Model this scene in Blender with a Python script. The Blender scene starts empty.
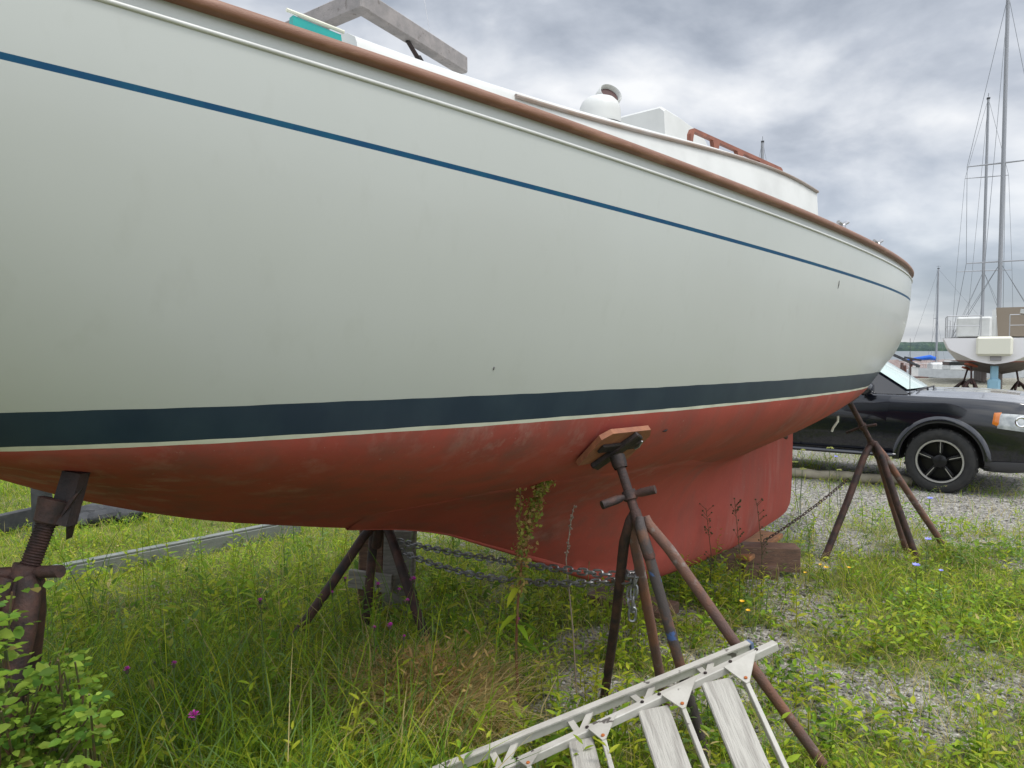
import bpy, math, random
import numpy as np
from mathutils import Vector, Matrix
from mathutils.bvhtree import BVHTree
PI = math.pi; R = math.radians
random.seed(7); rng = np.random.default_rng(11)
sc = bpy.context.scene
COL = sc.collection

# ------------------------------------------------------------------ camera
F, YH, EYE = 760.0, 349.0, 1.6
PITCH = math.atan((384 - YH) / F); CP, SP = math.cos(PITCH), math.sin(PITCH)
cam = bpy.data.objects.new('camera', bpy.data.cameras.new('camera')); COL.objects.link(cam)
cam.location = (0, 0, EYE); cam.rotation_euler = (PI/2 - PITCH, 0, 0)
cam.data.sensor_width = 36; cam.data.lens = 36 * F / 1024
cam.data.clip_start = 0.05; cam.data.clip_end = 20000
sc.camera = cam

def ray(px, py): return Vector(((px-512)/F, CP + (384-py)/F*SP, -SP + (384-py)/F*CP))
def at(px, py, Y):                    # surveyed point at forward distance Y
    r = ray(px, py); return Vector((0, 0, EYE)) + r * (Y / r.y)
def gnd(px, py, z=0.0):               # surveyed point on the ground
    r = ray(px, py); return Vector((0, 0, EYE)) + r * ((z-EYE)/r.z)

# ------------------------------------------------------------------ materials
def nodes(m):
    m.use_nodes = True; nt = m.node_tree
    return nt, nt.nodes, nt.links
def rgba(c): return (c[0], c[1], c[2], 1)
MATS = {}
def mat(name, c, rough=.5, metal=0., c2=None, scale=6., stretch=(1, 1, 1), lo=.4, hi=.65, c3=None, scale3=25., lo3=.6, hi3=.7,
        bump=0., bscale=60., coat=0., detail=5., spec=.5, rvar=0.):
    if name in MATS: return MATS[name]
    m = bpy.data.materials.new(name); nt, N, L = nodes(m); b = N['Principled BSDF']
    b.inputs['Base Color'].default_value = rgba(c); b.inputs['Roughness'].default_value = rough
    b.inputs['Metallic'].default_value = metal; b.inputs['Coat Weight'].default_value = coat
    b.inputs['Coat Roughness'].default_value = .04; b.inputs['Specular IOR Level'].default_value = spec
    tc = N.new('ShaderNodeTexCoord'); mp = N.new('ShaderNodeMapping'); mp.inputs['Scale'].default_value = stretch
    L.new(tc.outputs['Object'], mp.inputs['Vector'])
    def noise(sc_, dt=detail):
        n = N.new('ShaderNodeTexNoise'); n.inputs['Scale'].default_value = sc_; n.inputs['Detail'].default_value = dt
        n.inputs['Roughness'].default_value = .6
        L.new(mp.outputs[0], n.inputs['Vector']); return n
    def ramp(n, a, z):
        r = N.new('ShaderNodeMapRange'); r.inputs['From Min'].default_value = a; r.inputs['From Max'].default_value = z
        L.new(n.outputs['Fac'], r.inputs['Value']); return r
    col = None
    def mix(fac, a, bcol):
        x = N.new('ShaderNodeMix'); x.data_type = 'RGBA'; L.new(fac, x.inputs['Factor'])
        if isinstance(a, tuple): x.inputs[6].default_value = rgba(a)
        else: L.new(a, x.inputs[6])
        x.inputs[7].default_value = rgba(bcol); return x.outputs[2]
    if c2:
        r = ramp(noise(scale), lo, hi); col = mix(r.outputs[0], tuple(c), c2)
        if rvar:
            rr = N.new('ShaderNodeMapRange'); rr.inputs['To Min'].default_value = rough; rr.inputs['To Max'].default_value = rough + rvar
            L.new(r.outputs[0], rr.inputs['Value']); L.new(rr.outputs[0], b.inputs['Roughness'])
    if c3:
        r = ramp(noise(scale3), lo3, hi3); col = mix(r.outputs[0], col if col else tuple(c), c3)
    if col: L.new(col, b.inputs['Base Color'])
    if bump:
        n = noise(bscale, 4); bp = N.new('ShaderNodeBump'); bp.inputs['Strength'].default_value = bump; bp.inputs['Distance'].default_value = .01
        L.new(n.outputs['Fac'], bp.inputs['Height']); L.new(bp.outputs[0], b.inputs['Normal'])
    MATS[name] = m; return m
def vcol_mat(name, trans=.35, rough=.5):
    m = bpy.data.materials.new(name); nt, N, L = nodes(m); b = N['Principled BSDF']; out = N['Material Output']
    a = N.new('ShaderNodeAttribute'); a.attribute_name = 'Col'
    L.new(a.outputs['Color'], b.inputs['Base Color']); b.inputs['Roughness'].default_value = rough
    b.inputs['Specular IOR Level'].default_value = .15
    t = N.new('ShaderNodeBsdfTranslucent'); L.new(a.outputs['Color'], t.inputs['Color'])
    x = N.new('ShaderNodeMixShader'); x.inputs[0].default_value = trans
    L.new(b.outputs[0], x.inputs[1]); L.new(t.outputs[0], x.inputs[2]); L.new(x.outputs[0], out.inputs['Surface'])
    return m

HULLW = mat('gelcoat_white', (.432, .450, .428), .27, c2=(.408, .424, .400), scale=1.6, lo=.3, hi=.8, stretch=(1, 1, .5), detail=3., c3=(.39, .402, .375), scale3=14, lo3=.58, hi3=1.0, bump=.06, bscale=2.2, coat=.12)
WHITE = mat('painted_white', (.57, .575, .555), .4, c2=(.50, .505, .485), scale=4)
NAVY = mat('boot_stripe_navy', (.011, .025, .050), .42, c2=(.020, .038, .062), scale=5, stretch=(1, 1, .4))
CREAM = mat('cream_line', (.62, .62, .52), .45, c2=(.52, .52, .43), scale=9)
COVE = mat('cove_blue', (.001, .046, .115), .55, c2=(.002, .065, .125), spec=.2, scale=14)
TEAK = mat('teak_rail', (.20, .095, .055), .5, c2=(.17, .07, .035), scale=9, stretch=(1, 1, 6), lo=.35, hi=.7, c3=(.36, .20, .13), scale3=5, lo3=.55, hi3=.8, bump=.2, bscale=90)
HANDT = mat('handrail_wood', (.25, .085, .048), .5, c2=(.18, .06, .035), scale=20)
RUST = mat('rusty_steel', (.11, .065, .055), .75, .1, c2=(.19, .085, .05), scale=9, c3=(.20, .165, .15), scale3=16, lo3=.58, hi3=.68, bump=.35, bscale=140)
DRUST = mat('dark_rusty_steel', (.028, .019, .018), .7, .2, c2=(.085, .040, .030), scale=14, c3=(.02, .02, .022), scale3=8, bump=.35, bscale=120)
BLUEP = mat('flaking_blue_pipe', (.062, .050, .048), .7, .1, c2=(.05, .10, .24), scale=7, lo=.60, hi=.63, c3=(.14, .07, .045), scale3=9, lo3=.5, hi3=.6, bump=.3, bscale=120)
IRON = mat('black_iron', (.018, .015, .015), .65, .3, c2=(.04, .024, .02), scale=18, bump=.3, bscale=100)
ALU = mat('weathered_aluminium', (.42, .42, .42), .45, .6, c2=(.32, .31, .31), scale=10, stretch=(1, 1, 1))
GWOOD = mat('grey_frame', (.20, .185, .18), .6, c2=(.27, .245, .235), scale=9, stretch=(2, 2, 2), c3=(.13, .11, .10), scale3=22, bump=.2, bscale=80)
STEEL = mat('stainless', (.45, .45, .46), .3, .9)
GALV = mat('galvanised_chain', (.26, .27, .28), .5, .75, c2=(.15, .14, .13), scale=40)
PADW = mat('pad_wood', (.27, .105, .05), .65, c2=(.20, .075, .04), scale=8, stretch=(1, 4, 1), c3=(.16, .06, .035), scale3=14, bump=.15)
BLOCK = mat('block_wood', (.16, .09, .06), .8, c2=(.09, .055, .04), scale=9, stretch=(1, 6, 6), c3=(.22, .15, .11), scale3=16, bump=.5, bscale=60)
BLOCKO = mat('orange_block_wood', (.36, .16, .06), .75, c2=(.24, .12, .06), scale=8, stretch=(1, 5, 5), c3=(.12, .07, .05), scale3=14, bump=.4)
GREYW = mat('weathered_grey_wood', (.27, .26, .23), .85, c2=(.17, .16, .145), scale=7, stretch=(1, 1, 9), lo=.35, hi=.65, c3=(.34, .33, .30), scale3=20, bump=.6, bscale=70)
TREADW = mat('peeling_tread_wood', (.40, .385, .345), .8, c2=(.29, .275, .245), scale=7, stretch=(.8, 9, 9), lo=.44, hi=.66, c3=(.055, .05, .045), scale3=2.3, lo3=.62, hi3=.66, bump=.6, bscale=14)
LADW = mat('ladder_paint', (.46, .445, .40), .5, c2=(.37, .355, .315), scale=8, c3=(.10, .09, .08), scale3=11, lo3=.635, hi3=.66, bump=.1)
PLANKG = mat('galvanised_plank', (.15, .165, .155), .7, c2=(.20, .215, .20), scale=6, stretch=(1, 1, 3), c3=(.13, .13, .11), scale3=12, bump=.3)
DARK = mat('dark_junk', (.022, .024, .028), .7, c2=(.05, .052, .055), scale=8)
TEAL = mat('teal_panel', (.0, .30, .27), .35, c2=(.0, .24, .23), scale=12)
BLACKP = mat('black_plastic', (.012, .012, .013), .55)
VENTI = mat('vent_inside', (.06, .022, .02), .7)

def antifoul(name, base, alt, dirt, low):
    m = bpy.data.materials.new(name); nt, N, L = nodes(m); b = N['Principled BSDF']
    b.inputs['Roughness'].default_value = .75; b.inputs['Specular IOR Level'].default_value = .25
    tc = N.new('ShaderNodeTexCoord')
    def nz(scale, st, det=5):
        mp = N.new('ShaderNodeMapping'); mp.inputs['Scale'].default_value = st; L.new(tc.outputs['Object'], mp.inputs[0])
        n = N.new('ShaderNodeTexNoise'); n.inputs['Scale'].default_value = scale; n.inputs['Detail'].default_value = det; n.inputs['Roughness'].default_value = .65
        L.new(mp.outputs[0], n.inputs['Vector']); return n.outputs['Fac']
    def rm(v, a, z, o=1.):
        r = N.new('ShaderNodeMapRange'); r.inputs['From Min'].default_value = a; r.inputs['From Max'].default_value = z; r.inputs['To Max'].default_value = o
        L.new(v, r.inputs['Value']); return r.outputs[0]
    def mx(fac, a, c):
        x = N.new('ShaderNodeMix'); x.data_type = 'RGBA'; L.new(fac, x.inputs['Factor'])
        if isinstance(a, tuple): x.inputs[6].default_value = rgba(a)
        else: L.new(a, x.inputs[6])
        x.inputs[7].default_value = rgba(c); return x.outputs[2]
    c = mx(rm(nz(2.2, (1, 1, 1)), .38, .68), tuple(base), alt)
    msk = rm(nz(1.1, (1, 1, 1), 2), .46, .66)                       # wear comes in areas, not everywhere
    def mul(p, q):
        n = N.new('ShaderNodeMath'); n.operation = 'MULTIPLY'; L.new(p, n.inputs[0]); L.new(q, n.inputs[1]); return n.outputs[0]
    c = mx(rm(nz(5, (1, 1, .14)), .46, .74, .75), c, dirt)        # runs down the bottom
    c = mx(mul(rm(nz(8, (1, 1, .10)), .50, .72, .85), msk), c, low) # pale scrapes
    c = mx(mul(rm(nz(30, (1, 1, .5)), .58, .72, .6), msk), c, dirt)
    c = mx(rm(nz(60, (1, 1, 1), 2), .70, .76, .5), c, low)
    L.new(c, b.inputs['Base Color'])
    bp = N.new('ShaderNodeBump'); bp.inputs['Strength'].default_value = .12; bp.inputs['Distance'].default_value = .01
    L.new(nz(45, (1, 1, 1)), bp.inputs['Height']); L.new(bp.outputs[0], b.inputs['Normal'])
    return m
RED = antifoul('red_antifouling', (.395, .082, .062), (.32, .068, .054), (.19, .09, .075), (.42, .27, .24))
REDK = antifoul('faded_red_antifouling', (.37, .095, .085), (.31, .075, .07), (.22, .10, .09), (.42, .26, .24))

# ------------------------------------------------------------------ mesh helpers
class MB:
    def __init__(s): s.v = []; s.f = []; s.m = []
    def add(s, vs, fs, mi=0):
        o = len(s.v); s.v += [tuple(v) for v in vs]; s.f += [tuple(i+o for i in f) for f in fs]; s.m += [mi]*len(fs); return s
    def box(s, c, size, rot=None, mi=0, bev=0.):
        x, y, z = [q/2 for q in size]; c = Vector(c); rot = rot or Matrix.Identity(3)
        if bev <= 0:
            vs = [Vector((i*x, j*y, k*z)) for i in (-1, 1) for j in (-1, 1) for k in (-1, 1)]
            fs = [(0,1,3,2), (4,6,7,5), (0,4,5,1), (2,3,7,6), (0,2,6,4), (1,5,7,3)]
        else:
            b = min(bev, x*.9, y*.9, z*.9); vs = []; ix = {}
            for i in (-1, 1):
                for j in (-1, 1):
                    for k in (-1, 1):
                        for a in range(3):
                            p = [i*(x-b), j*(y-b), k*(z-b)]; p[a] += (i, j, k)[a]*b
                            ix[(i, j, k, a)] = len(vs); vs.append(Vector(p))
            fs = []
            for a in range(3):
                u, w = [(1, 2), (2, 0), (0, 1)][a]
                for sg in (-1, 1):
                    q = []
                    for du, dw in ((-1,-1), (1,-1), (1,1), (-1,1)):
                        t = [0,0,0]; t[a] = sg; t[u] = du; t[w] = dw; q.append(ix[(t[0], t[1], t[2], a)])
                    fs.append(tuple(q if sg > 0 else q[::-1]))
            for a in range(3):
                u, w = [(1, 2), (2, 0), (0, 1)][a]
                for du in (-1, 1):
                    for dw in (-1, 1):
                        q = []
                        for sg in (-1, 1):
                            t = [0,0,0]; t[a] = sg; t[u] = du; t[w] = dw; q.append(tuple(t))
                        r = [ix[q[0]+(u,)], ix[q[1]+(u,)], ix[q[1]+(w,)], ix[q[0]+(w,)]]
                        fs.append(tuple(r if du*dw > 0 else r[::-1]))
            for i in (-1, 1):
                for j in (-1, 1):
                    for k in (-1, 1):
                        r = [ix[(i,j,k,0)], ix[(i,j,k,1)], ix[(i,j,k,2)]]
                        fs.append(tuple(r if i*j*k > 0 else r[::-1]))
        return s.add([c + rot @ v for v in vs], fs, mi)
    def beam(s, a, b, w, h, up=(0, 0, 1), mi=0, bev=0.):
        a, b = Vector(a), Vector(b); d = (b-a); L_ = d.length; d.normalize(); up = Vector(up)
        y = up.cross(d).normalized(); z = d.cross(y).normalized()
        return s.box((a+b)/2, (L_, w, h), Matrix((d, y, z)).transposed(), mi, bev)
    def tube(s, pts, r, n=10, mi=0, cap=True, sy=1.):
        pts = [Vector(p) for p in pts]; K = len(pts); rs = r if isinstance(r, (list, tuple)) else [r]*K
        T = [(pts[min(i+1, K-1)] - pts[max(i-1, 0)]).normalized() for i in range(K)]
        ref = Vector((0, 0, 1)) if abs(T[0].z) < .9 else Vector((1, 0, 0))
        u = T[0].cross(ref).normalized(); vs = []
        for i in range(K):
            u = (u - T[i]*u.dot(T[i])).normalized(); w = T[i].cross(u)
            for k in range(n):
                a = 2*PI*k/n; vs.append(pts[i] + (u*math.cos(a) + w*(math.sin(a)*sy))*rs[i])
        fs = [(i*n+k, i*n+(k+1) % n, (i+1)*n+(k+1) % n, (i+1)*n+k) for i in range(K-1) for k in range(n)]
        if cap: fs += [tuple(range(n))[::-1], tuple((K-1)*n+k for k in range(n))]
        return s.add(vs, fs, mi)
    def prism(s, poly, off, mi=0):            # poly: 3-D points, off: extrusion vector
        n = len(poly); off = Vector(off); vs = [Vector(p) for p in poly] + [Vector(p)+off for p in poly]
        fs = [tuple(range(n))[::-1], tuple(range(n, 2*n))] + [(i, (i+1) % n, n+(i+1) % n, n+i) for i in range(n)]
        return s.add(vs, fs, mi)
    def lathe(s, prof, o=(0, 0, 0), rot=None, n=24, mi=0):   # prof: (r, z) about local z
        o = Vector(o); rot = rot or Matrix.Identity(3); vs = []
        for r, z in prof:
            for k in range(n):
                a = 2*PI*k/n; vs.append(o + rot @ Vector((r*math.cos(a), r*math.sin(a), z)))
        K = len(prof)
        fs = [(i*n+k, i*n+(k+1) % n, (i+1)*n+(k+1) % n, (i+1)*n+k) for i in range(K-1) for k in range(n)]
        return s.add(vs, fs, mi)
    def grid(s, rows, mi=0, flip=False, close=False):
        K = len(rows); n = len(rows[0]); o = [p for r in rows for p in r]; fs = []
        for i in range(K-1):
            for k in range(n if close else n-1):
                q = (i*n+k, i*n+(k+1) % n, (i+1)*n+(k+1) % n, (i+1)*n+k); fs.append(q[::-1] if flip else q)
        return s.add(o, fs, mi)
    def build(s, name, mats, parent=None, smooth=35, local=False, weld=0., recalc=True):
        import bmesh
        me = bpy.data.meshes.new(name)
        off = Vector((0, 0, 0))
        root = parent
        while root is not None and root.parent is not None: root = root.parent
        if root is not None and not local: off = root.location
        me.from_pydata([tuple(Vector(v)-off) for v in s.v], [], s.f)
        for m in (mats if isinstance(mats, (list, tuple)) else [mats]): me.materials.append(m)
        me.polygons.foreach_set('material_index', s.m)
        if recalc or weld:
            bm = bmesh.new(); bm.from_mesh(me)
            if weld: bmesh.ops.remove_doubles(bm, verts=bm.verts, dist=weld)
            if recalc: bmesh.ops.recalc_face_normals(bm, faces=bm.faces)
            bm.to_mesh(me); bm.free()
        if smooth is not None:
            me.polygons.foreach_set('use_smooth', [True]*len(me.polygons)); me.set_sharp_from_angle(angle=R(smooth))
        o = bpy.data.objects.new(name, me); COL.objects.link(o)
        if parent is not None: o.parent = parent
        return o
def tag(o, label=None, cat=None, group=None, kind=None):
    if label: o['label'] = label
    if cat: o['category'] = cat
    if group: o['group'] = group
    if kind: o['kind'] = kind
    return o
def thing(name, loc, label, cat, group=None, rz=0.):
    o = bpy.data.objects.new(name, None); COL.objects.link(o); o.location = loc; o.rotation_euler = (0, 0, rz)
    o.empty_display_size = .1
    return tag(o, label, cat, group)
def dup(root, loc, rz, label, scale=None):
    r = root.copy(); COL.objects.link(r); r.location = loc; r.rotation_euler = (0, 0, rz); r['label'] = label
    if scale: r.scale = (scale,)*3
    def kids(o, n):
        for ch in list(o.children):
            c = ch.copy(); COL.objects.link(c); c.parent = n; kids(ch, c)
    kids(root, r); return r
def frame(d, up=(0, 0, 1)):                    # matrix whose z axis is d
    z = Vector(d).normalized(); up = Vector(up)
    if abs(z.dot(up)) > .98: up = Vector((1, 0, 0))
    x = up.cross(z).normalized(); y = z.cross(x); return Matrix((x, y, z)).transposed()
def mesh_np(name, V, tris=None, quads=None, colors=None, m=None):
    me = bpy.data.meshes.new(name); V = np.asarray(V, np.float32)
    me.vertices.add(len(V)); me.vertices.foreach_set('co', V.ravel())
    idx = []; start = []; n = 0
    if quads is not None and len(quads):
        idx.append(np.asarray(quads, np.int32).ravel()); start.append(np.arange(len(quads))*4); n = len(quads)*4
    if tris is not None and len(tris):
        idx.append(np.asarray(tris, np.int32).ravel()); start.append(n + np.arange(len(tris))*3)
    idx = np.concatenate(idx); start = np.concatenate(start).astype(np.int32)
    me.loops.add(len(idx)); me.loops.foreach_set('vertex_index', idx)
    me.polygons.add(len(start)); me.polygons.foreach_set('loop_start', start)
    if colors is not None:
        a = me.attributes.new('Col', 'FLOAT_COLOR', 'POINT'); c = np.ones((len(V), 4), np.float32); c[:, :3] = colors
        a.data.foreach_set('color', c.ravel())
    me.update(calc_edges=True); me.validate()
    if m: me.materials.append(m)
    o = bpy.data.objects.new(name, me); COL.objects.link(o); return o
def vnoise(x, y, seed=0):                     # smooth 2-D value noise 0..1
    r = np.random.default_rng(seed).random((64, 64)); xi = np.floor(x).astype(int); yi = np.floor(y).astype(int)
    fx = x-xi; fy = y-yi; fx = fx*fx*(3-2*fx); fy = fy*fy*(3-2*fy)
    g = lambda a, b: r[a % 64, b % 64]
    return (g(xi, yi)*(1-fx)+g(xi+1, yi)*fx)*(1-fy) + (g(xi, yi+1)*(1-fx)+g(xi+1, yi+1)*fx)*fy

# ------------------------------------------------------------------ the sailboat on stands
BX, BY, BA = -.1574, 3.8064, R(40.2685)
UX, UY = math.cos(BA), math.sin(BA); NX, NY = UY, -UX
S0, SE, SB = -.63, 4.8104, 1.2067
KN = [-4.3,-3.2,-2.6,-2.2,-1.8,-1.4,-1.0,-.5,0.,.6,1.4,2.2,2.7,3.1,3.5,3.8,4.05,4.25,4.45,4.58,4.81]
ZK = [2.0,1.579,1.373,1.246,1.074,.946,.858,.767,.688,.668,.717,.824,.982,1.15,1.291,1.388,1.444,1.519,1.662,1.884,2.2]
KN = np.array(KN); ZK = np.array(ZK); KM = np.gradient(ZK, KN)
def zc(s):
    i = int(np.clip(np.searchsorted(KN, s)-1, 0, len(KN)-2)); h = KN[i+1]-KN[i]; t = (s-KN[i])/h
    return float((2*t**3-3*t**2+1)*ZK[i]+(t**3-2*t**2+t)*h*KM[i]+(-2*t**3+3*t**2)*ZK[i+1]+(t**3-t**2)*h*KM[i+1])
def sheer(s):
    if s > S0: return SB*max(0, 1-((s-S0)/(SE-S0))**1.8907)**.772
    return SB*(1-.0292*(S0-s)**2)
def zsh(s): return 2.28344-.04908*s+.0066*s*s
def zwl(s): return 1.34453-.00126*s-.00076*s*s
def gsec(t): return max(0, 1-(1-min(max(t, 0), 1))**1.93533)**.27731
def bp(s, b, z): return Vector((BX+s*UX+b*NX, BY+s*UY+b*NY, z))     # boat (along, out, up) -> world
def boat_px(px, py, bf):
    r = ray(px, py); b = bf(0)
    for _ in range(40):
        X0, Y0 = BX+b*NX, BY+b*NY; s = (Y0*r.x-X0*r.y)/(UX*r.y-UY*r.x); b = .5*b+.5*bf(s)
    return s, b, EYE + (Y0+s*UY)/r.y*r.z
def wob(s, q): return .0009*math.sin(s*(7.3+q)+q*2)*math.sin(s*2.1+q)+.0007*math.sin(s*31+q*5)
def section(s):
    S, W = zsh(s), zwl(s); c = min(zc(s), S-.002); bs = sheer(s); lo = max(W, c); B = lambda z: bs*gsec((z-c)/(S-c))
    rows = []; H = .043
    def up(z, db=0.): z = max(z, c); rows.append((max(B(z)-db, 0) if z > c else 0, z))
    up(S, .016); up(S-.02, .016); up(S-H, .016); up(S-H-.0015); up(S-H-.012)
    ct = S-.2034+.0022*s; cb = ct-.015
    for k in range(1, 7): up(S-H-.012+(ct-(S-H-.012))*k/6)
    up(cb)
    bt = W+.104
    for k in range(1, 15): up(cb+(bt-cb)*k/14+(wob(s, 2) if k == 14 else 0))
    for k in range(1, 4): up(bt+(W+.012-bt)*k/3+(wob(s, 3) if k == 3 else wob(s, 2)))
    up(W+wob(s, 1))
    bw, zw = rows[-1]; h = max(W-c, 0); db = 0
    if W > c: db = min((B(c+(S-c)*((W-c)/(S-c)+.02))-B(W))/(.02*(S-c)), bw/max(h, 1e-3)*.9)
    P = [(bw, lo), (bw-db*.40*h, lo-.40*h), (.46*bw, c+min(.34*bw, .44*h)), (0, c)]
    for k in range(1, 27):
        t = k/26; u = 1-t; w = (u**3, 3*u*u*t, 3*u*t*t, t**3)
        rows.append((sum(w[i]*P[i][0] for i in range(4)), sum(w[i]*P[i][1] for i in range(4))))
    return rows
# material of the strip under each row
BANDS = [0]*10 + [3] + [0]*14 + [1]*3 + [2] + [4]*26
ss = [-4.3+.0+i*(3.4+4.3)/110 for i in range(110)] + [SE-(SE-3.4)*(1-i/50)**2 for i in range(51)]
SECT = [section(s) for s in ss]
root = thing('sailboat', bp(0, 0, 0.).to_tuple(), 'big white sailboat on jack stands, red bottom, navy boot stripe and thin blue line', 'sailboat')
mb = MB()
for side in (1, -1):
    V = [[bp(s, side*b, z) for b, z in SECT[i]] for i, s in enumerate(ss)]
    n = len(V[0]); o = len(mb.v); mb.v += [tuple(p) for r in V for p in r]
    for i in range(len(ss)-1):
        for k in range(n-1):
            q = (o+i*n+k, o+i*n+k+1, o+(i+1)*n+k+1, o+(i+1)*n+k); mb.f.append(q if side > 0 else q[::-1]); mb.m.append(BANDS[k])
tr = [bp(ss[0], b, z) for b, z in SECT[0]] + [bp(ss[0], -b, z) for b, z in SECT[0][::-1]]
mb.add(tr, [tuple(range(len(tr)))], 0)
hull = mb.build('hull', [HULLW, NAVY, CREAM, COVE, RED], root, smooth=28, weld=.0008)
NEAR = [(bp(s, b, z), i, k) for i, s in enumerate(ss) for k, (b, z) in enumerate(SECT[i]) if s > -2.9]
NPX = []
for p, i, k in NEAR:
    q = p-Vector((0, 0, EYE)); dd = q.y*CP-q.z*SP
    NPX.append((512+F*q.x/dd, 384-F*(q.y*SP+q.z*CP)/dd) if dd > .1 else (1e6, 1e6))
NPX = np.array(NPX)
def hull_at(px, py):
    j = int(np.argmin((NPX[:, 0]-px)**2+(NPX[:, 1]-py)**2)); p, i, k = NEAR[j]
    i = min(max(i, 1), len(ss)-2); k = min(max(k, 1), len(SECT[0])-2); W = lambda a, c: bp(ss[a], *SECT[a][c])
    n = (W(i+1, k)-W(i-1, k)).cross(W(i, k+1)-W(i, k-1)).normalized()
    if n.dot(Vector((NX, NY, -.3))) < 0: n = -n
    return p, n
# keel: long fin with a plumb after edge, faired into the bottom forward
KB = [(-.75,.80),(-.5,.765),(-.31,.721),(-.19,.685),(-.01,.61),(.21,.521),(.41,.435),(.6,.345),(.8,.262),(1.05,.20),(1.41,.165),(1.74,.172),(2.0,.195),(2.23,.215),(2.46,.259),(2.61,.296),(2.85,.345),(2.95,.385),(2.975,.43)]
mb = MB(); rows = []
for i in range(76):
    s = -.75+(2.975+.75)*i/75; zb = float(np.interp(s, [a for a, _ in KB], [b for _, b in KB])); zb = min(zb, zc(s)-.004)
    u = (s+.75)/3.725; th = float(np.interp(s, [-.75, .2, .8, 1.3, 1.8, 2.4, 2.975], [.002, .022, .06, .11, .115, .08, .015]))
    low = section(s)[29:]; bj = float(np.interp(s, [-.75, -.4, .0, .8, 1.5, 2.2, 2.975], [.20, .58, .74, .70, .36, .11, .035]))
    bj = max(bj, th+.012)
    j = max(k for k in range(len(low)-1) if low[k][0] >= bj); f_ = (low[j][0]-bj)/max(low[j][0]-low[j+1][0], 1e-6)
    p0 = Vector((bj, low[j][1]+(low[j+1][1]-low[j][1])*f_)); tg = Vector((low[j+1][0]-low[j][0], low[j+1][1]-low[j][1])).normalized()
    dep = p0.y-zb; z3 = zb+dep*float(np.interp(s, [-.75, .2, 1.0, 1.7, 2.6], [.02, .04, .10, .5, .85])); wv = float(np.interp(s, [-.75, .7, 1.5, 2.2], [0, .05, .7, 1])); p3 = Vector((th, z3)); ln = float(np.interp(s, [.6, 1.6], [.60, .36]))*(bj-th)
    p1_ = p0+tg*ln; p2_ = p3+((p0-p3)*.36)*(1-wv)+Vector((0, min(.45*dep, .8*(p0.y-z3))))*wv
    r = [(max(bj+.01, 0), p0.y+.01)]
    for k in range(13):
        t = k/12; q = p0*(1-t)**3+p1_*3*(1-t)**2*t+p2_*3*(1-t)*t*t+p3*t**3; r.append((q.x, q.y))
    for k in range(1, 13):
        t = k/12; z = z3+(zb-z3)*t; hh = min((z-zb)/max(z3-zb, 1e-4)*1.0, 1); r.append((th*math.sqrt(max(0, 1-(1-hh)**2)), z))
    rows.append([bp(s, b, z) for b, z in r] + [bp(s, -b, z) for b, z in r[::-1]])
mb.grid(rows); mb.add(rows[-1], [tuple(range(len(rows[-1])))])
mb.build('keel', RED, root, smooth=40)
# small shaft strut under the after end of the bottom
p = bp(2.78, .02, 1.0)
mb = MB(); mb.tube([bp(2.70, .02, 1.0), bp(2.86, .02, .945)], [.03, .022], 10); mb.beam(bp(2.72, .02, 1.0), bp(2.70, .02, .87), .03, .016)
mb.build('shaft_strut', DRUST, root)
# short rope end and a bolt hole
mb = MB(); c = at(838, 416, 5.75); mb.tube([c, c+Vector((0, 0, -.04)), c+Vector((-.035, 0, -.09)), c+Vector((-.045, 0, -.12))], .008, 6)
mb.build('drain_hose', CREAM, root)
# deck
mb = MB(); rows = []
for s in [-4.25+i*(4.74+4.25)/70 for i in range(71)]:
    b = sheer(s)-.02; rows.append([bp(s, b*q, zsh(s)-.008+.05*(1-q*q)*min(1, max(b, 0))) for q in (-1, -.66, -.33, 0, .33, .66, 1)])
mb.grid(rows); mb.build('deck', WHITE, root, smooth=60)
# teak toe rail
def rail_line(side, off):
    L_ = []
    for i in range(len(ss)):
        s = ss[i]
        if i < len(ss)-1: L_.append((s, side))
    return L_
prof = [(-.034, .004), (.008, .004), (.0135, .010), (.0145, .023), (.008, .034), (-.004, .039), (-.022, .038), (-.034, .032)]
mb = MB(); rows = []
path = [(s, 1) for s in ss[:-1]] + [(s, -1) for s in ss[:-1][::-1]]
P0 = [bp(s, d*sheer(s), zsh(s)) for s, d in path]
for i, p in enumerate(P0):
    a = P0[max(i-1, 0)]; b = P0[min(i+1, len(P0)-1)]; t = (b-a); t.z = 0; t.normalize(); out = Vector((t.y, -t.x, 0))
    rows.append([p+out*u+Vector((0, 0, w-.004)) for u, w in prof])
mb.grid(rows, close=True); mb.add(rows[0], [tuple(range(8))]); mb.add(rows[-1], [tuple(range(8))[::-1]])
mb.build('toe_rail', TEAK, root, smooth=50)
mb = MB(); bead = []
for s, d in path:
    S_ = zsh(s); c_ = min(zc(s), S_-.002); zz = max(S_-.046, c_+.002); bead.append(bp(s, d*(sheer(s)*gsec((zz-c_)/(S_-c_))+.001), zz))
mb.tube(bead, .0062, 8); mb.build('rub_bead', WHITE, root, smooth=60)  # whiter than the hull: the ledge's highlight line painted as a bead
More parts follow.
